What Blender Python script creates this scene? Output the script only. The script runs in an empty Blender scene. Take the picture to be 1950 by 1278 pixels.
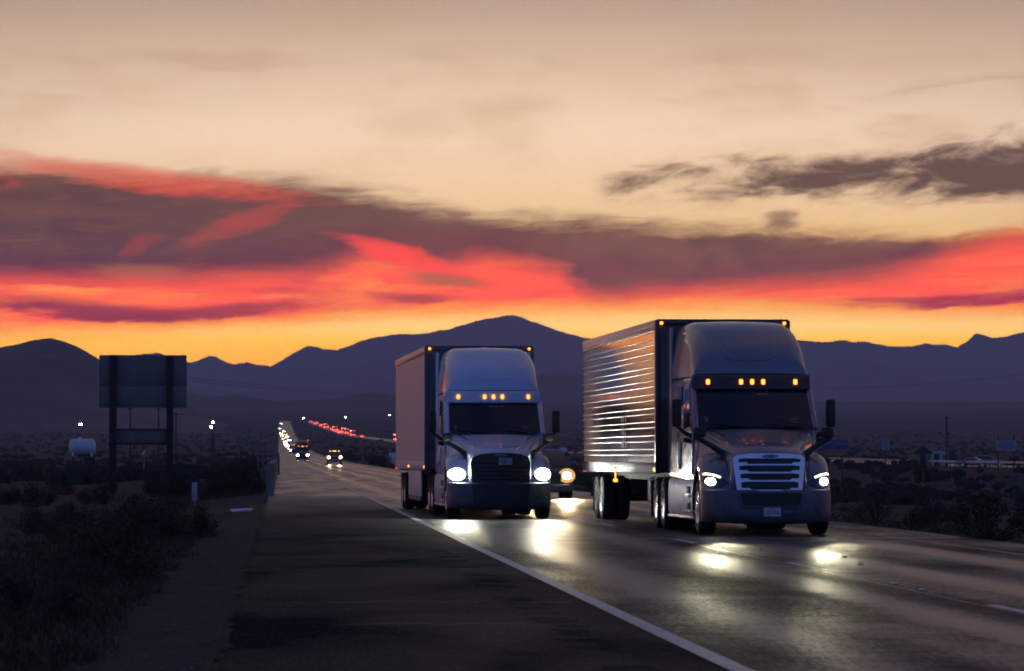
import bpy, bmesh, math, random
from mathutils import Vector, Matrix, noise
R = math.radians
rnd = random.Random(7)
S = bpy.context.scene
COL = S.collection

# ------------------------------------------------------------------ camera
FPX, VX, VY, CH = 7920.0, 532.0, 868.0, 1.456        # focal length and road vanishing point in photo pixels
pitch = math.atan((VY - 639) / FPX)
yaw = math.atan((975 - VX) / FPX * math.cos(pitch))
cam = bpy.data.cameras.new('camera')
camo = bpy.data.objects.new('camera', cam)
COL.objects.link(camo)
camo.location = (0, 0, CH)
camo.rotation_euler = (math.pi / 2 + pitch, 0, -yaw)
cam.sensor_width = 36
cam.lens = FPX / 1950 * 36
cam.clip_start, cam.clip_end = 0.5, 60000
cam.dof.use_dof = True
cam.dof.focus_distance = 82
cam.dof.aperture_fstop = 6.3
S.camera = camo

# ------------------------------------------------------------------ exposure and sampling
S.view_settings.view_transform = 'Standard'
S.view_settings.look = 'None'
S.view_settings.gamma = 1
S.view_settings.exposure = 0
S.view_settings.use_curve_mapping = False
S.render.engine = 'CYCLES'
cy = S.cycles
cy.use_denoising = True
cy.max_bounces = 6
cy.diffuse_bounces = 2
cy.glossy_bounces = 3
cy.transmission_bounces = 4
cy.volume_bounces = 0
cy.sample_clamp_indirect = 4
cy.filter_width = 1.8
cy.caustics_reflective = False
cy.caustics_refractive = False

# ------------------------------------------------------------------ world: dusk sky with sunset clouds
def lin(c):
    return tuple(((v / 255) / 12.92 if v / 255 <= .04045 else ((v / 255 + .055) / 1.055) ** 2.4) for v in c)

W = bpy.data.worlds.new('World')
S.world = W
W.use_nodes = True
wt = W.node_tree
wt.nodes.clear()
class NT:
    """short hand for building node trees"""
    def __init__(s, t): s.t = t
    def n(s, typ, **kw):
        o = s.t.nodes.new(typ)
        for k, v in kw.items(): setattr(o, k, v)
        return o
    def put(s, sock, v):
        if isinstance(v, bpy.types.NodeSocket): s.t.links.new(v, sock)
        elif v is not None: sock.default_value = v
    def m(s, op, a, b=None, c=None, clamp=False):
        o = s.n('ShaderNodeMath', operation=op, use_clamp=clamp)
        s.put(o.inputs[0], a); s.put(o.inputs[1], b)
        if c is not None: s.put(o.inputs[2], c)
        return o.outputs[0]
    def ss(s, x, a, b, lo=0., hi=1.):
        o = s.n('ShaderNodeMapRange', interpolation_type='SMOOTHSTEP')
        s.put(o.inputs['Value'], x); s.put(o.inputs['From Min'], a); s.put(o.inputs['From Max'], b)
        s.put(o.inputs['To Min'], lo); s.put(o.inputs['To Max'], hi)
        return o.outputs['Result']
    def mr(s, x, a, b, lo=0., hi=1.):
        o = s.n('ShaderNodeMapRange')
        s.put(o.inputs['Value'], x); s.put(o.inputs['From Min'], a); s.put(o.inputs['From Max'], b)
        s.put(o.inputs['To Min'], lo); s.put(o.inputs['To Max'], hi)
        return o.outputs['Result']
    def mix(s, f, a, b, blend='MIX'):
        o = s.n('ShaderNodeMix', data_type='RGBA', blend_type=blend)
        s.put(o.inputs['Factor'], f)
        for k, v in ((6, a), (7, b)):
            if isinstance(v, tuple): v = (*v[:3], 1)
            s.put(o.inputs[k], v)
        return o.outputs[2]
    def xyz(s, x, y, z=0.):
        o = s.n('ShaderNodeCombineXYZ')
        for k, v in enumerate((x, y, z)): s.put(o.inputs[k], v)
        return o.outputs[0]
    def noise(s, vec, scale, detail=3, rough=.5, dist=0.):
        o = s.n('ShaderNodeTexNoise')
        s.put(o.inputs['Vector'], vec); s.put(o.inputs['Scale'], scale); s.put(o.inputs['Detail'], detail)
        s.put(o.inputs['Roughness'], rough); s.put(o.inputs['Distortion'], dist)
        return o.outputs['Fac']
    def ramp(s, f, stops, interp='LINEAR'):
        o = s.n('ShaderNodeValToRGB')
        cr = o.color_ramp; cr.interpolation = interp
        while len(cr.elements) < len(stops): cr.elements.new(.5)
        for e, (p, c) in zip(cr.elements, stops):
            e.position = p; e.color = (*c[:3], 1)
        s.put(o.inputs['Fac'], f)
        return o.outputs['Color']
    def curve(s, x, pts):
        o = s.n('ShaderNodeFloatCurve')
        c = o.mapping.curves[0]
        o.mapping.extend = 'HORIZONTAL'
        while len(c.points) < len(pts): c.points.new(.5, .5)
        for p, (a, b) in zip(c.points, pts):
            p.location = (a, b); p.handle_type = 'AUTO'
        o.mapping.update()
        s.put(o.inputs['Value'], x)
        return o.outputs[0]

SKY_GAIN = 1.0
HZ, HAZE_END, HAZE_TOP = 7.4e-5, 21600., 770.      # air: density, far face, top
def build_sky():
    n = NT(wt)
    tc = n.n('ShaderNodeTexCoord')
    sp = n.n('ShaderNodeSeparateXYZ'); n.put(sp.inputs[0], tc.outputs['Generated'])
    az = n.m('ARCTAN2', sp.outputs[0], sp.outputs[1])
    el = n.m('ARCSINE', sp.outputs[2])
    PX = n.m('MULTIPLY_ADD', az, FPX, VX)          # direction as angular units of 1/7920 rad, 532 = along the road
    PY = n.m('MULTIPLY_ADD', el, -FPX, VY)         # falls with height, 868 = level
    # cloud coordinates, warped by noise
    cv = n.xyz(n.m('MULTIPLY', PX, 1 / 420), n.m('MULTIPLY', PY, 1 / 150))
    cvs = n.xyz(n.m('MULTIPLY', n.m('MULTIPLY_ADD', PY, 1.2, PX), 1 / 300), n.m('MULTIPLY', PY, 1 / 46), 3.3)
    nA = n.noise(cv, 1., 6, .58)
    nB = n.noise(n.xyz(n.m('MULTIPLY', PX, 1 / 150), n.m('MULTIPLY', PY, 1 / 75), 7.7), 1., 5, .6, .4)
    nC = n.noise(cvs, 1., 5, .6, .6)
    nF = n.noise(n.xyz(n.m('MULTIPLY', n.m('MULTIPLY_ADD', PY, 2.2, PX), 1 / 110), n.m('MULTIPLY', PY, 1 / 20), 9.1), 1., 6, .68, .8)
    wF = n.m('SUBTRACT', nF, .5)
    wA = n.m('SUBTRACT', nA, .5); wB = n.m('SUBTRACT', nB, .5); wC = n.m('SUBTRACT', nC, .5)
    WY = n.m('ADD', PY, n.m('ADD', n.m('MULTIPLY', wA, 46.), n.m('ADD', n.m('MULTIPLY', wC, 22.), n.m('MULTIPLY', wF, 16.))))
    WX = n.m('ADD', PX, n.m('MULTIPLY', wB, 130.))
    lo, hi = -600., 2550.
    u = n.mr(WX, lo, hi)
    def edge(pts): return n.m('MULTIPLY', n.curve(u, [((p - lo) / (hi - lo), q / 868) for p, q in pts]), 868.)
    def blob(cx, cyy, a, b, deg, soft=.9, warp=1.):
        dx = n.m('SUBTRACT', WX, cx); dy = n.m('SUBTRACT', WY, cyy)
        c, s_ = math.cos(R(deg)), math.sin(R(deg))
        x = n.m('ADD', n.m('MULTIPLY', dx, c / a), n.m('MULTIPLY', dy, s_ / a))
        y = n.m('ADD', n.m('MULTIPLY', dx, -s_ / b), n.m('MULTIPLY', dy, c / b))
        r2 = n.m('ADD', n.m('MULTIPLY', x, x), n.m('MULTIPLY', y, y))
        r2 = n.m('ADD', r2, n.m('ADD', n.m('MULTIPLY', wC, 1.9 * warp), n.m('MULTIPLY', wF, 1.5 * warp)))
        return n.ss(r2, 1.35, 1.25 - 1.5 * soft, 0., 1.)
    # clear sky towards the sunset, by height
    k = lambda py: (868 - py) / 9000 if py > -8132 else 1.
    def rampdeg(stops): return n.ramp(n.m('MULTIPLY', n.m('SUBTRACT', 868., PY), 1 / 9000), [(k(p), lin(c)) for p, c in stops])
    warm = rampdeg([(868, (255, 160, 40)), (690, (255, 176, 52)), (650, (255, 192, 70)), (622, (255, 208, 130)), (560, (250, 190, 118)),
                    (470, (236, 188, 118)), (400, (236, 198, 154)), (250, (243, 211, 182)), (110, (216, 185, 160)), (0, (182, 157, 140)),
                    (-350, (132, 124, 128)), (-1200, (80, 92, 122)), (-3500, (52, 70, 116)), (-7500, (44, 62, 112))])
    cool = rampdeg([(868, (82, 98, 146)), (300, (98, 114, 172)), (-500, (90, 118, 182)), (-3500, (60, 82, 142)), (-7500, (44, 64, 120))])
    side = n.m('POWER', n.m('MULTIPLY', n.m('ABSOLUTE', n.m('SUBTRACT', PX, 950.)), 1 / 2600), 2.)
    warm = n.mix(n.m('MULTIPLY', n.ss(PY, 620., 150.), n.m('MINIMUM', side, 1.)), warm, lin((120, 104, 100)))
    # high thin veil
    veil = n.m('MULTIPLY', n.ss(nA, .44, .70), n.ss(PY, 560., 250.))
    col = n.mix(n.m('MULTIPLY', veil, .36), warm, lin((192, 152, 116)))
    RED = lin((255, 98, 36))
    # red lit underside of the cloud deck
    rt = edge([(-600, 500), (0, 490), (300, 490), (500, 470), (690, 440), (900, 440), (1000, 445), (1150, 490), (1300, 500), (1500, 490), (1700, 475), (1850, 452), (1950, 440), (2550, 440)])
    rb = edge([(-600, 655), (0, 650), (300, 642), (500, 634), (700, 622), (900, 606), (1100, 600), (1500, 606), (1950, 612), (2550, 620)])
    red = n.m('MULTIPLY', n.ss(n.m('SUBTRACT', WY, rt), -18., 22.), n.ss(n.m('SUBTRACT', rb, WY), -16., 44.))
    redcol = n.mix(n.m('MULTIPLY', n.ss(nC, .46, .70), .8), RED, lin((255, 138, 66)))
    redcol = n.mix(n.m('MULTIPLY', n.ss(nF, .5, .74), .5), redcol, lin((222, 74, 56)))
    redcol = n.mix(n.m('MULTIPLY', n.ss(nA, .52, .66), .55), redcol, lin((176, 78, 62)))
    redcol = n.mix(n.ss(n.m('SUBTRACT', rb, WY), 46., 0.), redcol, lin((255, 146, 66)))
    col = n.mix(red, col, redcol)
    # main grey brown deck
    dt = edge([(-600, 300), (0, 318), (200, 330), (400, 345), (600, 352), (750, 378), (900, 408), (1000, 416), (1150, 418), (1300, 428), (1500, 440), (1700, 446), (1950, 458), (2550, 470)])
    db = edge([(-600, 540), (0, 535), (200, 532), (400, 528), (600, 518), (700, 494), (850, 505), (920, 486), (1000, 496), (1080, 520), (1150, 562), (1230, 556), (1350, 552), (1500, 545), (1700, 522), (1850, 478), (1950, 462), (2550, 455)])
    deck = n.m('MULTIPLY', n.ss(n.m('ADD', n.m('SUBTRACT', WY, dt), n.m('ADD', n.m('MULTIPLY', wF, 46.), n.m('MULTIPLY', wB, 40.))), -26., 30.), n.ss(n.m('SUBTRACT', db, WY), -24., 32.))
    dcol = n.mix(n.ss(PX, 0., 1200.), lin((76, 55, 55)), lin((116, 80, 80)))
    dcol = n.mix(n.ss(nB, .35, .75), dcol, lin((92, 66, 67)))
    dcol = n.mix(n.m('MULTIPLY', n.ss(nF, .45, .8), n.ss(PX, 1100., 300., .3, .7)), dcol, lin((124, 80, 74)))
    col = n.mix(n.m('MULTIPLY', deck, .96), col, dcol)
    def over(mask, c, a):
        nonlocal col
        col = n.mix(n.m('MULTIPLY', mask, a), col, lin(c))
    over(blob(260, 340, 360, 26, 7), (216, 78, 62), .72)       # red streaks on the deck
    over(blob(-300, 330, 420, 30, 2), (205, 80, 64), .7)
    over(blob(460, 425, 130, 26, -18), (190, 78, 66), .62)
    over(blob(265, 462, 50, 16, -20), (170, 74, 64), .4)
    over(blob(775, 492, 160, 22, 14), (255, 84, 62), .95)
    over(blob(860, 530, 85, 16, 3), (160, 104, 78), .75)
    over(blob(110, 405, 220, 16, 4), (112, 80, 72), .55)
    over(blob(270, 515, 95, 17, 2), (190, 118, 84), .36)
    over(blob(130, 553, 110, 9, 1), (255, 150, 80), .8)
    over(blob(170, 590, 240, 21, 3), (128, 62, 56), .88)       # dark bars under the red
    over(blob(420, 592, 260, 15, -4), (140, 64, 56), .8)
    over(blob(800, 570, 95, 11, -1), (150, 74, 64), .75)
    over(blob(560, 560, 120, 9, 4), (190, 70, 56), .5)
    over(blob(1820, 573, 260, 14, -1), (150, 48, 44), .85)
    over(blob(1480, 420, 38, 24, 0), (118, 88, 82), .8)
    # dark ragged cloud at upper right
    ut = edge([(-600, 345), (900, 350), (1050, 345), (1150, 325), (1250, 312), (1400, 318), (1550, 318), (1700, 300), (1830, 278), (1950, 265), (2550, 255)])
    ub = edge([(-600, 350), (900, 352), (1050, 372), (1150, 384), (1250, 384), (1400, 396), (1600, 392), (1750, 390), (1950, 386), (2550, 395)])
    UY = n.m('ADD', PY, n.m('MULTIPLY', wA, 40.))
    env = n.m('MULTIPLY', n.ss(n.m('SUBTRACT', UY, ut), -60., 50.), n.ss(n.m('SUBTRACT', ub, UY), -34., 62.))
    env = n.m('MULTIPLY', env, n.ss(PX, 980., 1800., .62, 1.2)); env = n.m('MULTIPLY', env, n.ss(PX, 960., 1160.))
    uv = n.xyz(n.m('MULTIPLY', n.m('MULTIPLY_ADD', PY, .7, PX), 1 / 170), n.m('MULTIPLY', PY, 1 / 58), 1.2)
    nU = n.noise(uv, 1., 9, .62, .35)
    up = n.ss(n.m('MULTIPLY_ADD', n.m('SUBTRACT', nU, .52), 2.6, env), .22, 1.02)
    up = n.m('MULTIPLY', up, n.ss(env, 0., .25))
    col = n.mix(n.m('MULTIPLY', up, .93), col, n.mix(up, lin((134, 102, 90)), lin((78, 61, 62))))
    thin = n.m('MULTIPLY', n.ss(nC, .52, .72), n.m('MULTIPLY', n.ss(PX, 1500., 1900.), n.m('MULTIPLY', n.ss(PY, 130., 200.), n.ss(PY, 300., 230.))))
    col = n.mix(n.m('MULTIPLY', thin, .5), col, lin((130, 108, 96)))
    wisp = n.m('MULTIPLY', n.ss(nC, .46, .74), n.m('MULTIPLY', n.ss(PY, 60., 130.), n.ss(PY, 240., 170.)))
    col = n.mix(n.m('MULTIPLY', wisp, .35), col, lin((176, 138, 112)))
    # the glow belongs to the sunset side; away from it the sky goes to dusk blue
    ca = n.m('COSINE', n.m('SUBTRACT', az, .055))
    g = n.m('POWER', n.m('MULTIPLY_ADD', ca, .5, .5), 1.7)
    col = n.mix(g, cool, col)
    # below the horizon: dim earth
    col = n.mix(n.ss(el, -.004, -.03), col, (.012, .011, .013))
    # the painted colours are what reaches the eye; behind the haze the sky is clearer and stronger
    path = n.m('MINIMUM', n.m('DIVIDE', HAZE_TOP, n.m('MAXIMUM', n.m('SINE', el), .002)), HAZE_END)
    tr = n.m('EXPONENT', n.m('MULTIPLY', path, -HZ))
    air = n.n('ShaderNodeVectorMath', operation='SCALE'); air.inputs[0].default_value = (.06, .06, .11); n.put(air.inputs['Scale'], n.m('SUBTRACT', 1., tr))
    df = n.n('ShaderNodeVectorMath', operation='SUBTRACT'); n.put(df.inputs[0], col); n.put(df.inputs[1], air.outputs[0])
    mx = n.n('ShaderNodeVectorMath', operation='MAXIMUM'); n.put(mx.inputs[0], df.outputs[0]); mx.inputs[1].default_value = (.002, .002, .002)
    sc = n.n('ShaderNodeVectorMath', operation='SCALE'); n.put(sc.inputs[0], mx.outputs[0]); n.put(sc.inputs['Scale'], n.m('DIVIDE', 1., tr))
    col = sc.outputs[0]
    # Nishita twilight underneath the painted clouds' light
    sky = n.n('ShaderNodeTexSky', sky_type='NISHITA', sun_disc=False)
    sky.sun_elevation = R(0.2); sky.sun_rotation = R(3.2)
    col = n.mix(1., col, n.mix(1., sky.outputs[0], (.006, .006, .006), 'MULTIPLY'), 'ADD')
    bg = n.n('ShaderNodeBackground'); n.put(bg.inputs['Color'], col)
    n.put(bg.inputs['Strength'], SKY_GAIN)
    out = n.n('ShaderNodeOutputWorld'); wt.links.new(bg.outputs[0], out.inputs['Surface'])
build_sky()
W.cycles.sampling_method = 'MANUAL'
W.cycles.sample_map_resolution = 2048

# ------------------------------------------------------------------ helpers
def P(px, py, Y):
    """point on the plane y = Y seen at photo pixel (px, py)"""
    f = Vector((math.sin(yaw) * math.cos(pitch), math.cos(yaw) * math.cos(pitch), math.sin(pitch)))
    r = Vector((math.cos(yaw), -math.sin(yaw), 0)); up = r.cross(f)
    d = f + r * ((px - 975) / FPX) + up * ((639 - py) / FPX)
    return Vector((0, 0, CH)) + d * (Y / d.y)

def link(o, parent=None):
    COL.objects.link(o)
    if parent is not None: o.parent = parent
    return o
def tag(o, label=None, cat=None, group=None, kind=None):
    if label: o['label'] = label
    if cat: o['category'] = cat
    if group: o['group'] = group
    if kind: o['kind'] = kind
    return o
def thing(name, label, cat, loc=(0, 0, 0), rz=0., group=None):
    o = link(bpy.data.objects.new(name, None))
    o.empty_display_size = .2
    o.location = loc; o.rotation_euler = (0, 0, rz)
    return tag(o, label, cat, group)
def mk(name, bm, mat, parent=None, smooth=35, kind=None):
    bmesh.ops.recalc_face_normals(bm, faces=bm.faces[:])
    me = bpy.data.meshes.new(name)
    bm.to_mesh(me); bm.free()
    me.materials.append(mat)
    if smooth:
        for p in me.polygons: p.use_smooth = True
        me.set_sharp_from_angle(angle=R(smooth))
    o = link(bpy.data.objects.new(name, me), parent)
    if kind: o['kind'] = kind
    return o
def pydata(name, v, f, mat, parent=None, smooth=False, kind=None):
    me = bpy.data.meshes.new(name)
    me.from_pydata(v, [], f)
    me.materials.append(mat)
    if smooth:
        for p in me.polygons: p.use_smooth = True
    o = link(bpy.data.objects.new(name, me), parent)
    if kind: o['kind'] = kind
    return o
def BM(): return bmesh.new()
def copy_tree(o, parent=None):
    c = o.copy(); COL.objects.link(c)
    if parent is not None: c.parent = parent
    for ch in list(o.children): copy_tree(ch, c)
    return c

def bx(bm, x0, x1, y0, y1, z0, z1, bev=0., seg=2):
    vs = [bm.verts.new((x, y, z)) for x in (x0, x1) for y in (y0, y1) for z in (z0, z1)]
    fs = [bm.faces.new([vs[i] for i in q]) for q in ((0, 1, 3, 2), (4, 6, 7, 5), (0, 4, 5, 1), (2, 3, 7, 6), (0, 2, 6, 4), (1, 5, 7, 3))]
    if bev:
        es = list({e for f in fs for e in f.edges})
        bmesh.ops.bevel(bm, geom=es, offset=bev, segments=seg, affect='EDGES', profile=.5)
    return bm
def prism(bm, poly, axis, a0, a1, bev=0., seg=2):
    """extrude a 2D outline along axis 0/1/2 (the outline is in the two other coordinates, in order)"""
    def pt(p, a):
        q = list(p); q.insert(axis, a); return q
    A = [bm.verts.new(pt(p, a0)) for p in poly]; B = [bm.verts.new(pt(p, a1)) for p in poly]
    n = len(poly)
    fs = [bm.faces.new(A), bm.faces.new(B[::-1])]
    for i in range(n): fs.append(bm.faces.new((A[i], B[i], B[(i + 1) % n], A[(i + 1) % n])))
    if bev:
        es = list({e for f in fs for e in f.edges})
        bmesh.ops.bevel(bm, geom=es, offset=bev, segments=seg, affect='EDGES', profile=.5)
    return bm
def tube(bm, pts, r, n=8, cap=True):
    """pipe along a list of points; r may be a list"""
    pts = [Vector(p) for p in pts]
    rs = r if isinstance(r, (list, tuple)) else [r] * len(pts)
    rings = []
    for i, p in enumerate(pts):
        d = (pts[min(i + 1, len(pts) - 1)] - pts[max(i - 1, 0)]).normalized()
        a = d.cross(Vector((0, 0, 1)))
        if a.length < 1e-3: a = d.cross(Vector((1, 0, 0)))
        a.normalize(); b = d.cross(a)
        rings.append([bm.verts.new(p + (a * math.cos(t) + b * math.sin(t)) * rs[i]) for t in [2 * math.pi * k / n for k in range(n)]])
    for A, B in zip(rings, rings[1:]):
        for k in range(n): bm.faces.new((A[k], A[(k + 1) % n], B[(k + 1) % n], B[k]))
    if cap:
        bm.faces.new(rings[0][::-1]); bm.faces.new(rings[-1])
    return bm
def lathe(bm, prof, c, axis=0, n=28, sgn=1):
    """prof: (radius, offset along axis)"""
    rings = []
    for r, h in prof:
        ring = []
        for k in range(n):
            t = 2 * math.pi * k / n
            q = [r * math.cos(t), r * math.sin(t)]; q.insert(axis, h * sgn)
            ring.append(bm.verts.new(Vector(c) + Vector(q)))
        rings.append(ring)
    for A, B in zip(rings, rings[1:]):
        for k in range(n): bm.faces.new((A[k], A[(k + 1) % n], B[(k + 1) % n], B[k]))
    if prof[0][0] > 0: bm.faces.new(rings[0][::-1])
    if prof[-1][0] > 0: bm.faces.new(rings[-1])
    return bm
def grid(bm, rows, close=False):
    vs = [[bm.verts.new(p) for p in row] for row in rows]
    for A, B in zip(vs, vs[1:]):
        m = len(A)
        for k in range(m if close else m - 1):
            bm.faces.new((A[k], A[(k + 1) % m], B[(k + 1) % m], B[k]))
    return vs
def plate(bm, poly, yf, th, bev=0., nz=3):
    """outline in (x, z), each x crossed once, laid on the surface y = yf(x, z) and thickened by th towards the back"""
    xs = sorted({round(p[0], 4) for p in poly})
    full = []
    for xa, xb in zip(xs, xs[1:]):
        k = max(1, int((xb - xa) / .06)); full += [xa + (xb - xa) * i / k for i in range(k)]
    full.append(xs[-1])
    x0, x1 = full[0], full[-1]
    rows = []
    for i, x in enumerate(full):
        q = min(max(x, x0 + 2e-4), x1 - 2e-4)
        zs = []
        for (xa, za), (xb, zb) in zip(poly, poly[1:] + poly[:1]):
            if (xa <= q) != (xb <= q): zs.append(za + (zb - za) * (q - xa) / (xb - xa))
        lo, hi = min(zs), max(zs)
        if hi - lo < 1e-3: hi = lo + 1e-3
        zz = [lo + (hi - lo) * j / nz for j in range(nz + 1)]
        rows.append([(x, yf(x, z), z) for z in zz] + [(x, yf(x, z) + th, z) for z in zz[::-1]])
    vs = grid(bm, rows, True)
    bm.faces.new(vs[0][::-1]); bm.faces.new(vs[-1])
    return bm
def mirror(poly): return [(-x, z) for x, z in poly][::-1]
def text(name, s, size, loc, rot, mat, parent=None, ext=.002):
    cu = bpy.data.curves.new(name, 'FONT')
    cu.body = s; cu.size = size; cu.align_x = 'CENTER'; cu.align_y = 'CENTER'; cu.extrude = ext
    cu.materials.append(mat)
    tmp = link(bpy.data.objects.new(name, cu))
    me = bpy.data.meshes.new_from_object(tmp.evaluated_get(bpy.context.evaluated_depsgraph_get()))
    bpy.data.objects.remove(tmp); bpy.data.curves.remove(cu)
    me.name = name
    o = link(bpy.data.objects.new(name, me), parent)
    o.location = loc; o.rotation_euler = rot
    return o
def roundrect(x0, x1, z0, z1, r, n=4):
    out = []
    for cx, cz, a in ((x1 - r, z1 - r, 0), (x0 + r, z1 - r, 90), (x0 + r, z0 + r, 180), (x1 - r, z0 + r, 270)):
        for k in range(n + 1):
            t = R(a + 90 * k / n); out.append((cx + r * math.cos(t), cz + r * math.sin(t)))
    return out

# ------------------------------------------------------------------ materials
def mat(name, col, rough=.6, metal=0., spec=.5, coat=0., emit=None, strength=0.):
    m = bpy.data.materials.new(name); m.use_nodes = True
    b = m.node_tree.nodes['Principled BSDF']
    b.inputs['Base Color'].default_value = (*col, 1)
    b.inputs['Roughness'].default_value = rough
    b.inputs['Metallic'].default_value = metal
    b.inputs['Specular IOR Level'].default_value = spec
    b.inputs['Coat Weight'].default_value = coat
    if emit:
        b.inputs['Emission Color'].default_value = (*emit, 1)
        b.inputs['Emission Strength'].default_value = strength
    return m
def vary(m, scale, amount=.35, rough=.12, bump=0., bscale=None, stretch=(1, 1, 1), dist=.02):
    """dirt and grain: noise on colour, gloss and relief"""
    n = NT(m.node_tree); b = m.node_tree.nodes['Principled BSDF']
    tc = n.n('ShaderNodeTexCoord'); mp = n.n('ShaderNodeMapping'); mp.inputs['Scale'].default_value = stretch
    m.node_tree.links.new(tc.outputs['Object'], mp.inputs[0])
    f = n.noise(mp.outputs[0], scale, 6, .6)
    c = tuple(b.inputs['Base Color'].default_value)[:3]
    n.put(b.inputs['Base Color'], n.mix(n.ss(f, .3, .7), tuple(v * (1 - amount) for v in c), tuple(min(1, v * (1 + amount)) for v in c)))
    r0 = b.inputs['Roughness'].default_value
    n.put(b.inputs['Roughness'], n.mr(f, .25, .75, max(0, r0 - rough), min(1, r0 + rough)))
    if bump:
        f2 = n.noise(mp.outputs[0], bscale or scale * 6, 5, .6)
        bp = n.n('ShaderNodeBump'); bp.inputs['Strength'].default_value = bump; bp.inputs['Distance'].default_value = dist
        n.put(bp.inputs['Height'], f2); n.put(b.inputs['Normal'], bp.outputs[0])
    return m
def lamp(name, col, strength): return mat(name, (.02, .02, .02), .3, emit=col, strength=strength)

M = {}
M['silver'] = vary(mat('silver paint', (.20, .215, .25), .3, .25, coat=.6), 1.3, .10, .05)
M['silver_low'] = vary(mat('grey bumper', (.10, .105, .12), .5, .2), 3, .25, .1)
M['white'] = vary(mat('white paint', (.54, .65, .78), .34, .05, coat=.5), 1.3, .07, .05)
M['white_low'] = vary(mat('dull white fairing', (.5, .5, .5), .5), 3, .2, .1)
M['maroon'] = mat('dark maroon visor', (.035, .014, .018), .4, coat=.3)
M['glass'] = mat('dark cab glass', (.012, .013, .015), .06, 0, .6)
M['black'] = vary(mat('black plastic', (.012, .012, .013), .55), 5, .3, .1)
M['mesh'] = mat('black grille mesh', (.008, .008, .008), .45)
M['chrome'] = vary(mat('grille chrome', (.72, .84, 1.), .3, .3), 4, .1, .08)
M['tyre'] = vary(mat('tyre rubber', (.014, .014, .014), .8, 0, .3), 12, .3, .1)
M['rim'] = vary(mat('polished wheel', (.62, .63, .66), .28, .95), 6, .15, .1)
M['frame'] = vary(mat('chassis grime', (.02, .018, .017), .75), 4, .4, .1)
M['alu'] = vary(mat('aluminium rail', (.72, .68, .66), .36, .8), 5, .15, .12)
M['rib'] = mat('bright rub rail', (.6, .56, .54), .45, .85)
M['plate'] = mat('number plate', (.55, .56, .6), .5)
M['ink'] = mat('dark ink', (.02, .025, .06), .6)
M['amber'] = lamp('amber marker', (1, .27, .02), 3.4)
M['amber_dim'] = lamp('small amber marker', (1, .33, .03), 3)
M['red_lamp'] = lamp('red tail lamp', (1, .05, .03), 4)
M['head_hi'] = lamp('high beam', (1, 1, .93), 260)
M['head_lo'] = lamp('low beam', (.95, 1, .93), 22)
M['drl'] = lamp('running light strip', (1, .93, .66), 3.2)
M['reflector'] = lamp('lamp glow ring', (.92, 1, .95), 2.2)  # emissive ring added to imitate the halo round the high beams
M['glow_warm'] = lamp('warm lamp glow ring', (1, .55, .18), .8)  # same, as a golden halo painted round the warm headlights
M['head_warm'] = lamp('warm headlight', (1, .74, .38), 90)
M['lens'] = mat('clear lens', (.05, .055, .06), .12, .3, coat=1)
M['conc'] = vary(mat('concrete', (.21, .155, .14), .85), 1.6, .25, .1, .25, 9)
M['steel'] = vary(mat('galvanised steel', (.34, .36, .4), .5, .4), 4, .2, .1)
M['wood'] = vary(mat('weathered post', (.03, .02, .017), .85), 3, .4, .1)
M['panelback'] = vary(mat('sign back aluminium', (.15, .13, .115), .55, .2), .8, .12, .08)
M['signwhite'] = mat('sign white', (.30, .30, .32), .6)
M['signblue'] = mat('sign blue', (.025, .06, .17), .6)
M['signyellow'] = mat('sign yellow', (.30, .14, .03), .6)
M['paintw'] = mat('road paint white', (.62, .61, .58), .55)
M['debris'] = mat('white plastic scrap', (.75, .75, .76), .4)
M['tank'] = vary(mat('white tank paint', (.5, .54, .6), .45, .1), 1, .12, .1)

def stainless():
    m = mat('polished stainless trailer skin', (.64, .6, .6), .2, 1.)
    n = NT(m.node_tree); b = m.node_tree.nodes['Principled BSDF']
    tc = n.n('ShaderNodeTexCoord')
    f = n.noise(tc.outputs['Object'], 3.2, 4, .6); f2 = n.noise(tc.outputs['Object'], 24, 3, .6)
    n.put(b.inputs['Roughness'], n.mr(f, .3, .7, .07, .17))
    bp = n.n('ShaderNodeBump'); bp.inputs['Strength'].default_value = .10; bp.inputs['Distance'].default_value = .02
    n.put(bp.inputs['Height'], n.m('ADD', f, n.m('MULTIPLY', f2, .15))); n.put(b.inputs['Normal'], bp.outputs[0])
    return m
M['stainless'] = stainless()
def van_skin():
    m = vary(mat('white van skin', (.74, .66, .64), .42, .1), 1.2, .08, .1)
    n = NT(m.node_tree); b = m.node_tree.nodes['Principled BSDF']
    return m
M['van'] = van_skin()

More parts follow.
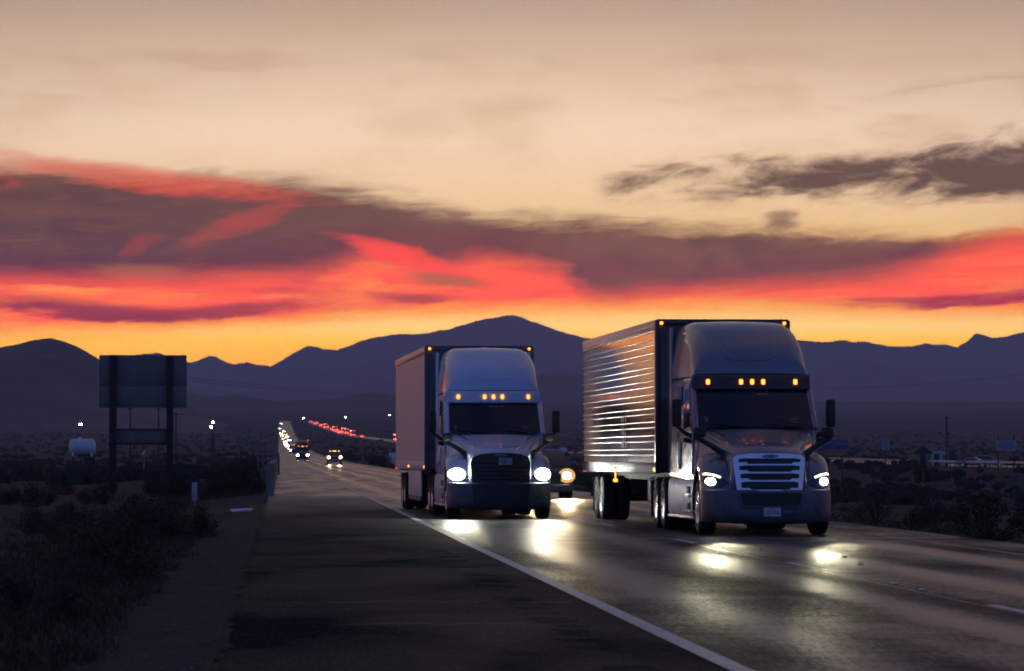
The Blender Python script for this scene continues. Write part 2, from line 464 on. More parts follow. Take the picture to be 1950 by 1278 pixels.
def asphalt(name, base, gloss0, gloss1, s0, s1, rumble=False, GR=.016):
    m = mat(name, base, .6, 0, .5)
    n = NT(m.node_tree); b = m.node_tree.nodes['Principled BSDF']
    tc = n.n('ShaderNodeTexCoord'); ob = tc.outputs['Object']
    def mp(sc):
        k = n.n('ShaderNodeMapping'); k.inputs['Scale'].default_value = sc
        m.node_tree.links.new(ob, k.inputs[0]); return k.outputs[0]
    big = n.noise(mp((.55, .05, 1)), 1., 6, .62, .3)           # long streaks along the traffic
    pat = n.noise(mp((.35, .16, 1)), 1., 5, .6, .6)
    cross = n.noise(mp((.12, 1.1, 1)), 1., 4, .6)              # transverse paver marks
    grain = n.noise(mp((30, 2.4, 1)), 1., 4, .75)
    fine = n.noise(mp((75, 6, 1)), 1., 3, .7)
    rr0 = n.m('MULTIPLY', n.m('SUBTRACT', fine, .5), .5)
    sp = n.n('ShaderNodeSeparateXYZ'); n.put(sp.inputs[0], ob)
    c = n.mix(n.ss(pat, .35, .68), tuple(v * (.8 if rumble else .62) for v in base), tuple(v * (1.15 if rumble else 1.35) for v in base))
    c = n.mix(n.m('MULTIPLY', n.ss(grain, .60, .78), .6), c, tuple(v * 3.2 for v in base))
    c = n.mix(n.ss(grain, .42, .62), tuple(v * .5 for v in base), c)
    n.put(b.inputs['Base Color'], c)
    rr = n.m('ADD', n.m('MULTIPLY', n.ss(big, .36, .64), .62), n.m('MULTIPLY', n.ss(cross, .35, .65), .14))
    if not rumble:
        pth = None
        for cx_ in (4.12, 6.02, 8.0, 9.85):
            q = n.m('MULTIPLY', n.m('SUBTRACT', sp.outputs[0], cx_), 1 / .34)
            e_ = n.m('EXPONENT', n.m('MULTIPLY', n.m('MULTIPLY', q, q), -1.))
            pth = e_ if pth is None else n.m('ADD', pth, e_)
        pth = n.m('MULTIPLY', pth, n.ss(pat, .30, .60, .6, 1.))
        rr = n.m('SUBTRACT', rr, n.m('MULTIPLY', pth, .75))
    rr = n.m('ADD', rr, n.m('ADD', rr0, n.m('MULTIPLY', n.m('SUBTRACT', n.ss(grain, .38, .62), .5), .55)))
    tf = n.ss(sp.outputs[1], 70., 175.)
    r_ = n.mr(rr, 0., 1., gloss0, gloss1)
    n.put(b.inputs['Roughness'], n.m('MAXIMUM', n.m('ADD', r_, n.m('MULTIPLY', tf, n.m('SUBTRACT', n.mr(rr, 0., 1., .26, .46), r_))), .12))
    sv = n.ss(pat, .38, .66)
    if not rumble: sv = n.m('MAXIMUM', n.m('MULTIPLY', sv, .3), pth)
    s_ = n.mr(sv, 0., 1., s0, s1)
    n.put(b.inputs['Specular IOR Level'], n.m('ADD', s_, n.m('MULTIPLY', tf, n.m('SUBTRACT', .24, s_))))
    h = n.m('ADD', n.m('MULTIPLY', grain, GR), n.m('MULTIPLY', cross, .003))
    if rumble:
        wv = n.m('SINE', n.m('MULTIPLY', sp.outputs[1], 2 * math.pi / .305))
        msk = n.m('MULTIPLY', n.ss(sp.outputs[0], 2.15, 2.2), n.ss(sp.outputs[0], 2.65, 2.6))
        h = n.m('ADD', h, n.m('MULTIPLY', n.m('MULTIPLY', n.ss(wv, -.2, .5), msk), .002))
    bp = n.n('ShaderNodeBump'); bp.inputs['Strength'].default_value = .55; bp.inputs['Distance'].default_value = 1.
    n.put(bp.inputs['Height'], h); n.put(b.inputs['Normal'], bp.outputs[0])
    return m
M['asphalt'] = asphalt('worn lane asphalt', (.044, .045, .050), .34, .74, .01, .36)
M['shoulder'] = asphalt('shoulder asphalt', (.046, .047, .053), .74, .92, .0, .03, True)
M['deck'] = asphalt('worn concrete deck', (.056, .055, .058), .26, .46, .1, .3)
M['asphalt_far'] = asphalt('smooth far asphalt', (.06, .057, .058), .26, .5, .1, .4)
def ground_mat(name, a, b_, s1, s2, bump=.6):
    m = mat(name, a, .95, 0, .2)
    n = NT(m.node_tree); b = m.node_tree.nodes['Principled BSDF']
    tc = n.n('ShaderNodeTexCoord'); ob = tc.outputs['Object']
    f = n.noise(ob, s1, 8, .65); g = n.noise(ob, s2, 4, .7)
    c = n.mix(n.ss(f, .35, .68), a, b_)
    c = n.mix(n.ss(g, .55, .75), c, tuple(v * 1.5 for v in b_))
    n.put(b.inputs['Base Color'], c)
    bp = n.n('ShaderNodeBump'); bp.inputs['Strength'].default_value = bump; bp.inputs['Distance'].default_value = .05
    n.put(bp.inputs['Height'], n.m('ADD', g, n.m('MULTIPLY', f, .5))); n.put(b.inputs['Normal'], bp.outputs[0])
    return m
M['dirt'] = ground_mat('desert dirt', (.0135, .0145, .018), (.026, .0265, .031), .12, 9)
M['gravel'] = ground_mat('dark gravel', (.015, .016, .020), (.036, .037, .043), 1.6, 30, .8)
M['rockface'] = ground_mat('mountain rock', (.07, .055, .055), (.13, .10, .09), .004, .02, 1.)
M['stone'] = vary(mat('grey boulder', (.075, .08, .095), .9), 3, .3, .1, .4, 12)

# ------------------------------------------------------------------ terrain
def zroad(Y):
    if Y < 350: return 0.
    if Y < 4500: return 2.2e-6 * (Y - 350) ** 2
    return 2.2e-6 * 4150 ** 2 + .01826 * (min(Y, 9500) - 4500)
def interp(x, pts):
    if x <= pts[0][0]: return pts[0][1]
    for (a, b), (c, d) in zip(pts, pts[1:]):
        if x <= c:
            t = (x - a) / (c - a); t = t * t * (3 - 2 * t)
            return b + (d - b) * t
    return pts[-1][1]
def xfar(Y):
    """centre line of the other carriageway"""
    return interp(Y, [(-500, 78), (200, 86), (600, 106), (950, 122), (1300, 114), (1800, 94), (2400, 72), (3400, 50), (4600, 36)])
RX0, RX1 = -.45, 12.25          # paved width of the near carriageway
def zfar(Y): return zroad(Y) - .25
def zground(X, Y):
    z = zroad(Y)
    # side profile: gentle verge, then the dry wash
    dip_l = interp(-X, [(.4, 0), (2.5, -.12), (7, -.55), (18, -1.0), (60, -1.2), (200, -.6), (600, 0)])
    dip_r = interp(X, [(12.2, 0), (14.5, -.12), (20, -.7), (34, -2.0), (50, -2.6), (70, -2.7)])
    if X > 12.2:
        d = abs(X - xfar(Y))
        t = min(1, max(0, (d - 8) / 26)); t = t * t * (3 - 2 * t)
        fade = interp(Y, [(700, 1), (1500, .15)])
        if X > xfar(Y): dip_r = -.3 - .9 * t * fade
        else: dip_r = (dip_r * t + (-.25) * (1 - t)) * fade - .06
        z += dip_r
    elif X < -.4:
        z += dip_l * interp(Y, [(900, 1), (2000, .1)])
    near = min(abs(X - 6), abs(X - xfar(Y)))
    a = min(1, max(0, (min(abs(X + .45), abs(X - 12.25)) - 1.5) / 6)) if Y < 4600 else 1
    z += a * (noise.fractal((X * .07, Y * .05, 0), 1., 2., 4) * .22 + noise.noise((X * .5, Y * .5, 3)) * .04)
    if Y > 900: z += min(1, (Y - 900) / 2000) * noise.fractal((X * .0022, Y * .0012, 5), 1., 2., 3) * (2.2 if abs(X - 6) > 40 and abs(X - xfar(Y)) > 25 else .0)
    if RX0 < X < RX1 and Y < 4650: z = zroad(Y) - .08
    if abs(X - xfar(Y)) < 7.2 and Y < 4650: z = min(z, zfar(Y) - .08)
    return z
def hit(px, py):
    """where the line of sight through a photo pixel meets the ground"""
    o = Vector((0, 0, CH)); d = P(px, py, 1.) - o
    Y = 12.
    while Y < 9000:
        q = o + d * Y
        if q.z < zground(q.x, q.y):
            a, b = Y / 1.01, Y
            for _ in range(18):
                m = (a + b) / 2; q = o + d * m
                if q.z < zground(q.x, q.y): b = m
                else: a = m
            return o + d * b
        Y *= 1.01
    return o + d * 9000

def axis_pts(segs):
    out = []
    for a, b, st in segs:
        n = max(1, round((b - a) / st))
        out += [a + (b - a) * i / n for i in range(n)]
    return out + [segs[-1][1]]
GX = axis_pts([(-8500, -1500, 500), (-1500, -300, 80), (-300, -60, 12), (-60, -12, 2.), (-12, -.75, .6), (-.75, -.46, .1), (-.46, 12.26, 2.2), (12.26, 12.6, .1), (12.6, 30, 1.), (30, 160, 4), (160, 500, 25), (500, 1500, 90), (1500, 8500, 500)])
GY = axis_pts([(-2500, -100, 300), (-100, 10, 20), (10, 160, 2.5), (160, 500, 6), (500, 1200, 20), (1200, 4800, 80), (4800, 9000, 300), (9000, 21400, 800)])
gv = [(x, y, zground(x, y)) for y in GY for x in GX]
nx = len(GX)
gf = [(j * nx + i, j * nx + i + 1, (j + 1) * nx + i + 1, (j + 1) * nx + i) for j in range(len(GY) - 1) for i in range(nx - 1)]
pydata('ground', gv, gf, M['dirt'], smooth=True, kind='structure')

def strip(name, x0, x1, ya, yb, z, m, parent=None, kind=None, step=10., th=0., wob=0.):
    """a sheet along the road, following its rise"""
    ys = axis_pts([(ya, yb, step)]) if yb - ya > step else [ya, yb]
    v, f = [], []
    for k, y in enumerate(ys):
        w = noise.noise((y * .9, x0, 1)) * wob
        v += [(x0 + w, y, zroad(y) + z), (x1 + w * .6, y, zroad(y) + z)]
    for k in range(len(ys) - 1): f.append((2 * k, 2 * k + 1, 2 * k + 3, 2 * k + 2))
    return pydata(name, v, f, m, parent, kind=kind)
road = strip('road', 3.12, RX1, -60, 151, 0, M['asphalt'], kind='structure', step=20)
strip('shoulder', RX0, 3.12, -60, 151, 0, M['shoulder'], kind='structure', step=20)
strip('bridge_deck', RX0, RX1, 151, 402, 0, M['deck'], kind='structure', step=20)
strip('far_end_road', RX0, RX1, 402, 4600, 0, M['asphalt_far'], kind='structure', step=20)
def sheet(name, xs, ya, yb, step, dz, m, kind='structure'):
    """a sheet lying on the ground just above it"""
    ys = axis_pts([(ya, yb, step)])
    v = [(x(y) if callable(x) else x, y, 0) for y in ys for x in xs]
    v = [(x, y, zground(x, y) + dz) for x, y, _ in v]
    k = len(xs)
    f = [(j * k + i, j * k + i + 1, (j + 1) * k + i + 1, (j + 1) * k + i) for j in range(len(ys) - 1) for i in range(k - 1)]
    return pydata(name, v, f, m, smooth=True, kind=kind)
wav = lambda y: interp(y, [(20, -1.5), (90, -1.6), (108, -2.9), (140, -3.0), (158, -1.2)]) + noise.noise((y * .3, 0, 9)) * .35
sheet('gravel_verge', [wav, lambda y: wav(y) * .8, -1.05, -.8, -.6, -.46], -60, 160, 2.5, .02, M['gravel'])
ev, ef = [], []
for k in range(700):
    y = 20 + k * .2; x = -.40 + noise.fractal((y * .8, 4, 0), 1., 2., 4) * .13
    ev += [(-.52, y, zground(-.52, y) + .022), (x, y, .007)]
for k in range(699): ef.append((2 * k, 2 * k + 1, 2 * k + 3, 2 * k + 2))
pydata('crumbled_edge', ev, ef, M['gravel'], kind='structure')
# painted markings
def line(name, x, w, ya, yb, m, step=8., wob=.012):
    return strip(name, x - w / 2, x + w / 2, ya, yb, .004, m, road, step=step, wob=wob)
def worn(name, col, thr):
    m = mat(name, col, .55)
    n = NT(m.node_tree); b = m.node_tree.nodes['Principled BSDF']
    tc = n.n('ShaderNodeTexCoord')
    f = n.noise(tc.outputs['Object'], 7., 5, .7); g = n.noise(tc.outputs['Object'], 45., 3, .7)
    k = n.ss(n.m('ADD', f, n.m('MULTIPLY', n.m('SUBTRACT', g, .5), .5)), thr - .08, thr + .06)
    n.put(b.inputs['Base Color'], n.mix(k, (.07, .068, .066), col))
    bp = n.n('ShaderNodeBump'); bp.inputs['Strength'].default_value = .5; bp.inputs['Distance'].default_value = .01
    n.put(bp.inputs['Height'], g); n.put(b.inputs['Normal'], bp.outputs[0])
    return m
M['line_w'] = worn('worn white line', (.58, .57, .54), .40)
M['line_y'] = worn('worn yellow line', (.42, .25, .06), .46)
line('edge_line', 3.13, .16, 5, 3000, M['line_w'], 6.)
line('yellow_edge_line', 10.92, .13, 5, 3000, M['line_y'], 6.)
for y0 in (20.6, 36.6, 52.8, 69.0, 86.0, 101, 117, 133, 149, 165, 181, 197, 213, 229, 245, 261, 277, 293, 309, 325):
    line('lane_dash', 6.93, .13, y0, y0 + 3.7, M['line_w'], 1.2, .006)
strip('tar_seam', 6.79, 6.825, 5, 600, .005, mat('bitumen seam', (.012, .012, .012), .35), road, step=6, wob=.03)
# rumble strip, cracks and skid marks on the shoulder
b_ = BM(); y = 22.
while y < 64:
    if noise.noise((y * .35, 2, 2)) > -.05 and rnd.random() < .8:
        xa = 2.2 + .35 * rnd.random() ** 2; bx(b_, xa, 2.66 - .12 * rnd.random(), y, y + .12, .001, .0032)
    y += .305
mk('rumble_strip', b_, M['shoulder'], road, 0, 'stuff')
tar = mat('tar crack', (.01, .01, .011), .45)
for k in range(16):
    y = 24 + 105 * (k / 16) ** 1.3; xa = rnd.uniform(-.2, .6); xb = rnd.uniform(1.6, 3.0)
    if k % 3 == 2: xa, xb = 3.4, rnd.uniform(5, 6.6)
    v, f = [], []
    for i in range(25):
        x = xa + (xb - xa) * i / 24; yy = y + noise.fractal((x * 1.3, k * 5, 0), 1., 2., 4) * .7; w = .012 + .03 * abs(noise.noise((x * 4, k, 7)))
        v += [(x, yy - w, .005), (x, yy + w, .005)]
    for i in range(24): f.append((2 * i, 2 * i + 2, 2 * i + 3, 2 * i + 1))
    pydata('tar_crack', v, f, tar, road)
# bridge deck joints crossing the road
mj = mat('pale joint filler', (.2, .185, .18), .3)
for k, y in enumerate((152, 158, 168, 181, 188, 203, 215, 236, 251, 278, 305, 338)):
    xa = rnd.uniform(-.2, 3.5) if k % 3 else -.3
    xb = xa + rnd.uniform(2.5, 8) if k % 2 else 10.6
    strip('deck_joint', xa, min(xb, 10.7), y, y + rnd.uniform(.5, 1.2), .006, mj, road)
strip('lane_band', 3.25, 12.1, 72.4, 73.3, .006, mat('pale lane band', (.075, .072, .07), .45), road)  # paler band laid across both lanes ahead of the silver truck
# other carriageway
fv, ff = [], []
for y in axis_pts([(-200, 1500, 25), (1500, 4600, 60)]):
    for d in (-5.8, 5.8): fv.append((xfar(y) + d, y, zfar(y)))
for k in range(len(fv) // 2 - 1): ff.append((2 * k, 2 * k + 1, 2 * k + 3, 2 * k + 2))
far_road = pydata('far_road', fv, ff, M['asphalt'], kind='structure')
gr_ = thing('guard_rail', 'long pale guard rail along the other carriageway at right', 'guard rail', (0, 0, 0))
kv, kf = [], []
for y in axis_pts([(520, 1300, 12)]):
    x = xfar(y) - 6.4; z = zfar(y)
    kv += [(x - .08, y, z + .58), (x - .08, y, z + .86), (x + .04, y, z + .86), (x + .04, y, z + .58)]
for k in range(len(kv) // 4 - 1):
    for a in range(4): kf.append((4 * k + a, 4 * k + (a + 1) % 4, 4 * k + 4 + (a + 1) % 4, 4 * k + 4 + a))
pydata('beam', kv, kf, mat('pale rail beam', (.62, .56, .54), .5), gr_)
b_ = BM()
for k in range(150): y = 522 + 5.2 * k; x = xfar(y) - 6.3; bx(b_, x - .05, x + .05, y - .06, y + .06, zfar(y) - .4, zfar(y) + .8)
mk('posts', b_, M['wood'], gr_, 0, 'stuff')

# ------------------------------------------------------------------ mountains
def ridge(name, prof, Yc, Y0, amp, seed, rows=34, step=2.6, jag=1.2):
    xs = axis_pts([(prof[0][0], prof[-1][0], step)])
    v, f = [], []
    nb = 8
    for k, px in enumerate(xs):
        i = 0
        while i < len(prof) - 2 and px > prof[i + 1][0]: i += 1
        (a, b), (c, d) = prof[i], prof[i + 1]
        py = b + (d - b) * (px - a) / (c - a)
        py -= (noise.fractal((px * .045, seed, 0), .9, 2.1, 5) * 1.6 + max(0, noise.noise((px * .22, seed, 4)) - .25) * 3.2 + noise.noise((px * .55, seed, 9)) * 1.3 + max(0, noise.noise((px * .9, seed, 2)) - .3) * 3.) * jag
        zc = CH + (VY - py) / FPX * Yc
        X1 = (px - VX) / FPX * Yc
        for j in range(rows + nb):
            t = j / (rows - 1)
            Y = Y0 + (Yc - Y0) * t if t <= 1 else Yc + (t - 1) * (Yc - Y0) * 1.2
            zb = zroad(Y) - 4
            wv = noise.fractal((X1 * .00055, Y * .00022, seed), 1., 2., 3)
            rg = noise.ridged_multi_fractal((X1 * .0012 + wv * .5, Y * .00035, seed), .9, 2.1, 5, 1., 2.)
            if t <= 1:
                s = t ** 1.55
                z = zb * (1 - s) + zc * s + (rg - 1.1) * amp * t * (1 - t) * 2.2
                z = max(z, zb)
            else:
                z = zc - (zc - zroad(Yc)) * (t - 1) * 3.2 - abs(rg - 1) * amp * (t - 1)
            v.append((X1, Y, z))
    m = rows + nb
    for i in range(len(xs) - 1):
        for j in range(m - 1): f.append((i * m + j, (i + 1) * m + j, (i + 1) * m + j + 1, i * m + j + 1))
    return pydata(name, v, f, M['rockface'], smooth=True, kind='structure')
ridge('far_mountain_ridge', [(-900, 690), (-300, 672), (0, 668), (200, 690), (265, 676), (300, 673), (330, 682), (365, 692), (380, 685), (400, 678), (410, 679), (430, 690), (443, 695), (460, 692), (470, 689), (490, 696),
      (515, 698), (530, 690), (560, 672), (585, 660), (600, 660), (615, 664), (640, 667), (660, 660), (700, 645), (740, 638), (760, 636), (790, 636), (830, 632), (870, 622), (900, 613), (930, 606), (950, 603), (975, 600), (990, 603),
      (1010, 610), (1050, 625), (1080, 634), (1110, 642), (1180, 652), (1300, 660), (1420, 655), (1535, 648), (1560, 650), (1590, 650), (1612, 645), (1630, 652), (1650, 649), (1680, 655), (1700, 658), (1740, 658), (1770, 653),
      (1800, 655), (1830, 660), (1850, 648), (1868, 633), (1885, 640), (1910, 641), (1950, 633), (2200, 600), (2900, 660)], 20000, 12500, 190, 3.1)
ridge('shadowed_hill', [(-900, 740), (-400, 690), (-150, 676), (0, 663), (40, 656), (70, 648), (98, 645), (125, 651), (155, 664), (185, 682), (220, 706), (260, 728), (300, 742), (340, 760), (380, 785), (420, 806), (450, 815)], 4600, 3300, 40, 8.2, step=5, jag=.5)
ridge('foothills', [(150, 792), (250, 770), (310, 744), (340, 746), (370, 750), (400, 757), (450, 752), (490, 758), (520, 768), (545, 769), (580, 768), (620, 767), (660, 757), (700, 750), (720, 751), (750, 765), (790, 776), (900, 780), (1000, 782), (1060, 790)],
      7000, 5600, 26, 5.5, rows=22, step=5, jag=.6)
ridge('middle_ridge', [(900, 772), (960, 748), (1000, 728), (1025, 715), (1045, 709), (1070, 708), (1110, 712), (1170, 722), (1260, 742), (1400, 760), (1560, 772)], 9200, 7400, 60, 2.7, rows=22, step=6, jag=.5)
ridge('mesa', [(1440, 786), (1520, 772), (1580, 766), (1640, 764.5), (1710, 766), (1745, 769), (1768, 776), (1800, 779), (1850, 775), (1900, 770), (1950, 768), (2150, 760), (2500, 790)], 6600, 5600, 14, 6.3, rows=20, step=6, jag=.35)

# ------------------------------------------------------------------ semi truck
def arc(cx, cz, r0, r1, a0, a1, n): return [(cx + r0 * math.cos(R(a0 + (a1 - a0) * k / n)), cz + r1 * math.sin(R(a0 + (a1 - a0) * k / n))) for k in range(n + 1)]

def wheel(root, x, y, r, w, sgn, front=False, dual=False):
    """sgn: +1 the outer face looks to +x"""
    wh = link(bpy.data.objects.new('wheel', None), root); wh.location = (x, y, r); wh.empty_display_size = .1
    bm = BM()
    ws = [0] if not dual else [0, -.34]
    for o in ws:
        h = w / 2
        prof = [(r * .56, h * .86), (r * .66, h * .98), (r * .88, h), (r * .965, h * .86), (r, h * .6), (r, h * .38), (r * .985, h * .36), (r * .985, h * .3), (r, h * .28), (r, -h * .28), (r * .985, -h * .3), (r * .985, -h * .36), (r, -h * .38),
                (r, -h * .6), (r * .965, -h * .86), (r * .88, -h), (r * .66, -h * .98), (r * .56, -h * .86)]
        lathe(bm, [(a, b + o) for a, b in prof], (0, 0, 0), 0, 40, sgn)
    mk('tyre', bm, M['tyre'], wh)
    bm = BM(); h = w / 2
    if front: prof = [(r * .56, h * .9), (r * .60, h * 1.0), (r * .55, h * .92), (r * .50, h * .55), (r * .40, h * .62), (r * .25, h * .72), (r * .22, h * .95), (r * .15, h * 1.05), (0, h * 1.08)]
    else: prof = [(r * .57, h * .9), (r * .61, h * 1.0), (r * .56, h * .9), (r * .52, -h * .2), (r * .46, -h * .5), (r * .3, -h * .45), (r * .27, h * .3), (r * .2, h * .55), (0, h * .6)]
    lathe(bm, prof, (0, 0, 0), 0, 32, sgn)
    for k in range(10):
        a = 2 * math.pi * k / 10
        yy, zz = math.cos(a), math.sin(a)
        hx = (h * .66 if front else -h * .45)
        lathe(bm, [(.018, 0), (.018, .05), (0, .055)], (hx * sgn, yy * r * .33, zz * r * .33), 0, 6, sgn)
        lathe(bm, [(.03, 0), (.03, .012), (0, .012)], ((h * .60 if front else -h * .47) * sgn, yy * r * .43, zz * r * .43), 0, 8, sgn)
    mk('rim', bm, M['rim'], wh)
    return wh

def build_truck(st):
    """tractor front at y = 0 looking down -y, x to the right as seen in the photograph"""
    body = M[st['body']]; low = M[st['low']]
    t = thing('semi_truck', st['label'], 'truck', (st['X'], st['Y'], 0), R(st['rz']), 'semi trucks approaching in both lanes')
    # --- cab shell: doors and sleeper box
    bm = BM()
    side = [(2.0, 1.02), (2.04, 1.80), (2.16, 2.02), (2.84, 2.74), (2.9, 2.97), (6.1, 2.97), (6.1, 1.0), (3.1, 1.0), (2.6, 1.0)]
    prism(bm, side, 0, -1.17, 1.17, .075, 3)
    for v in bm.verts:
        k = max(0, (v.co.z - 1.9) / 1.1); v.co.x *= 1 - .045 * k
        if v.co.y < 2.9: v.co.x *= 1 - .05 * (2.9 - v.co.y)
    mk('cab', bm, body, t, 40)
    # --- roof fairing
    st_y = [(2.78, 3.00, 1.085), (2.84, 3.16, 1.10), (2.95, 3.34, 1.105), (3.12, 3.53, 1.11), (3.35, 3.70, 1.115), (3.65, 3.84, 1.12), (4.05, 3.95, 1.125), (4.6, 4.02, 1.13), (5.3, 4.055, 1.13), (6.12, 4.06, 1.13)]
    bm = BM(); rows = []
    for y, zt, w in st_y:
        h = zt - 2.955
        rr = min(.36, h * .88)
        tp = w - .075 * min(1, h / 1.1)
        half = [(w, 2.955), (w - .01, 2.955 + .3 * max(0, h - rr)), (tp, zt - rr)]
        cxr = tp - rr * .92
        for a in (18, 36, 54, 72, 86): half.append((cxr + rr * .92 * math.cos(R(a)), zt - rr + rr * math.sin(R(a))))
        half += [(cxr * .55, zt + .012), (0, zt + .02)]
        row = [(x, y - .10 * (1 - (x / w) ** 2) * (1 if y < 4 else .2), z) for x, z in half] + [(-x, y - .10 * (1 - (x / w) ** 2) * (1 if y < 4 else .2), z) for x, z in half[-2::-1]]
        rows.append(row)
    vs = grid(bm, rows)
    bm.faces.new([v for v in vs[0]][::-1]); bm.faces.new(vs[-1])
    o = mk('roof_fairing', bm, body, t, 50)
    # moulded outline on the fairing face
    bm = BM()
    def fair_y(x, z):
        best = 2.78
        for (ya, za, _), (yb, zb, _) in zip(st_y, st_y[1:]):
            if za <= z <= zb: best = ya + (yb - ya) * (z - za) / (zb - za)
        return best - .10 * (1 - (x / 1.1) ** 2) - .012
    path = [(-.62, 3.86), (-.58, 3.66), (-.53, 3.48), (-.46, 3.34), (-.34, 3.27), (0, 3.255), (.34, 3.27), (.46, 3.34), (.53, 3.48), (.58, 3.66), (.62, 3.86)]
    tube(bm, [(x, fair_y(x, z), z) for x, z in path], .011, 6)
    mk('roof_crease', bm, body, t)
    # --- visor with marker lamps
    bm = BM(); w = 1.115
    vy = lambda x, z: 2.66 - .12 * (1 - (x / w) ** 2) + (z - 2.72) * .25
    outline = [(-w, 2.71)] + [(x / 10 * w, 2.705) for x in range(-9, 10)] + [(w, 2.71), (w - .01, 2.965)] + [(x / 10 * w, 2.985) for x in range(9, -10, -1)] + [(-w + .01, 2.965)]
    A = [[(x / 12 * w, vy(x / 12 * w, z) + dy, z) for x in range(-12, 13)] for z, dy in ((2.70, .35), (2.70, .03), (2.72, 0), (2.95, 0), (2.985, .03), (2.99, .35))]
    grid(bm, A)
    mk('sun_visor', bm, M[st['visor']], t, 30)
    for x in (-.83, -.21, 0, .21, .83):
        bm = BM(); y = vy(x, 2.85) - .012
        prism(bm, roundrect(x - .035, x + .035, 2.80, 2.90, .02, 3), 1, y - .015, y + .03)
        mk('marker_lamp', bm, M['amber'], t)
    # --- windshield and wipers
    bm = BM()
    def wy(x, z): return 2.16 + (z - 2.02) * .945 - .085 - .13 * (1 - (x / 1.1) ** 2)
    rows = []
    for k in range(9):
        z = 1.99 + (2.72 - 1.99) * k / 8
        hw = 1.075 - .03 * k / 8
        if k in (0, 8): hw -= .05
        rows.append([(hw * i / 12, wy(hw * i / 12, z), z) for i in range(-12, 13)])
    grid(bm, rows); r2 = [[(x, y + .03, z) for x, y, z in r] for r in rows]; grid(bm, r2)
    mk('windshield', bm, M['glass'], t, 60)
    for s in (-1, 1):
        bm = BM()
        pts = [(s * (1.125 - .035 * k / 6), wy(1.08, 1.96 + .76 * k / 6) + .02, 1.96 + .76 * k / 6) for k in range(7)]
        tube(bm, pts, .055, 8)
        mk('windshield_pillar', bm, body, t, 60)
        bm = BM(); tube(bm, [(s * 1.165, 2.32, 2.02), (s * 1.16, 2.66, 2.4), (s * 1.15, 2.9, 2.72)], .022, 6)
        mk('pillar_deflector', bm, body, t, 60)
    for x0, x1, zz in ((.95, .18, .14), (-.15, -.85, .03)):
        bm = BM()
        tube(bm, [(x0, wy(x0, 2.0) - .03, 2.02), ((x0 + x1) / 2, wy((x0 + x1) / 2, 2.04) - .035, 2.035 + zz * .4), (x1, wy(x1, 2.06) - .03, 2.045 + zz)], .012, 5)
        mk('wiper', bm, M['black'], t)
    for (xa, xb, za, zb) in (((.08, .30, 2.60, 2.635),) if st['grille'] == 'chrome' else ((-.12, .1, 2.61, 2.64), (.16, .24, 2.61, 2.64))) + ((.60, .76, 2.07, 2.11), (.66, .80, 2.12, 2.16), (-.95, -.89, 2.09, 2.18)):
        b = BM(); plate(b, [(xa, za), (xb, za), (xb, zb), (xa, zb)], lambda x, z: wy(x, z) - .006, .004); mk('windshield_sticker', b, M['silver_low'], t)
    # --- side glass, door, handles
    for s in (-1, 1):
        X = 1.172
        def side_x(z): return s * (X * (1 - .045 * max(0, (z - 1.9) / 1.1)))
        def pane(poly, off, th):
            b = BM()
            A = [b.verts.new((side_x(z) + s * off, y, z)) for y, z in poly]; B = [b.verts.new((side_x(z) + s * (off - th), y, z)) for y, z in poly]
            n = len(poly); b.faces.new(A); b.faces.new(B[::-1])
            for i in range(n): b.faces.new((A[i], B[i], B[(i + 1) % n], A[(i + 1) % n]))
            return b
        wpoly = [(2.42, 2.0), (3.5, 1.95), (3.56, 2.05), (3.56, 2.62), (3.46, 2.72), (2.98, 2.72), (2.86, 2.62)]
        fr = [(2.34, 1.94), (3.58, 1.89), (3.63, 2.02), (3.63, 2.68), (3.5, 2.79), (2.94, 2.79), (2.8, 2.68)]
        door = mk('door', pane([(2.28, 1.12), (3.72, 1.06), (3.72, 2.86), (2.96, 2.86), (2.3, 2.1)], .012, .03), body, t, 30)
        mk('window_surround', pane(fr, .024, .03), low if st['dark'] else body, door, 30)
        mk('door_window', pane(wpoly, .03, .02), M['glass'], door, 30)
        b = BM(); bx(b, s * 1.18 - .02, s * 1.18 + .02, 3.36, 3.6, 1.62, 1.7, .015); mk('door_handle', b, M['chrome'], door)
        b = BM(); tube(b, [(s * 1.2, 3.86, 1.25), (s * 1.25, 3.86, 1.3), (s * 1.25, 3.86, 2.45), (s * 1.2, 3.86, 2.5)], .018, 8); mk('grab_rail', b, M['rim'], t)
        mk('sleeper_window', pane([(4.2, 3.02 - .6), (4.75, 2.42), (4.75, 2.78), (4.2, 2.78)], .012, .02), M['glass'], t, 30)
        b = BM(); bx(b, s * 1.18 - .02, s * 1.18 + .02, 4.2, 4.5, 1.2, 1.72, .02); mk('locker_frame', b, M['alu'], t)
        # side extender behind the sleeper
        b = BM(); prism(b, [(6.06, 1.15), (6.55, 1.15), (6.62, 3.85), (6.35, 3.98), (6.06, 3.98)], 0, s * 1.09, s * 1.15, .015); mk('cab_extender', b, body, t)
        # cab side step and tank fairing
        b = BM()
        X0 = s * 1.19
        rows = [[(X0 * k, y, z) for y in (1.98, 2.3, 2.9, 3.6, 4.4, 5.2, 6.0)] for k, z in ((.97, 1.02), (1.0, .96), (1.015, .72), (1.01, .42), (.985, .30), (.9, .28))]
        grid(b, rows); mk('side_fairing', b, M[st['fairing']], t, 50)
        for y0, z0 in ((2.25, .38), (2.25, .68)):
            b = BM(); bx(b, X0 - .05, X0 + .06, y0, y0 + .75, z0, z0 + .05, .012); mk('step', b, M['alu'], t)
            b = BM(); bx(b, X0 - .03, X0 + .022, y0 + .12, y0 + .6, z0 + .07, z0 + .2, .01); mk('step_recess', b, M['black'], t)
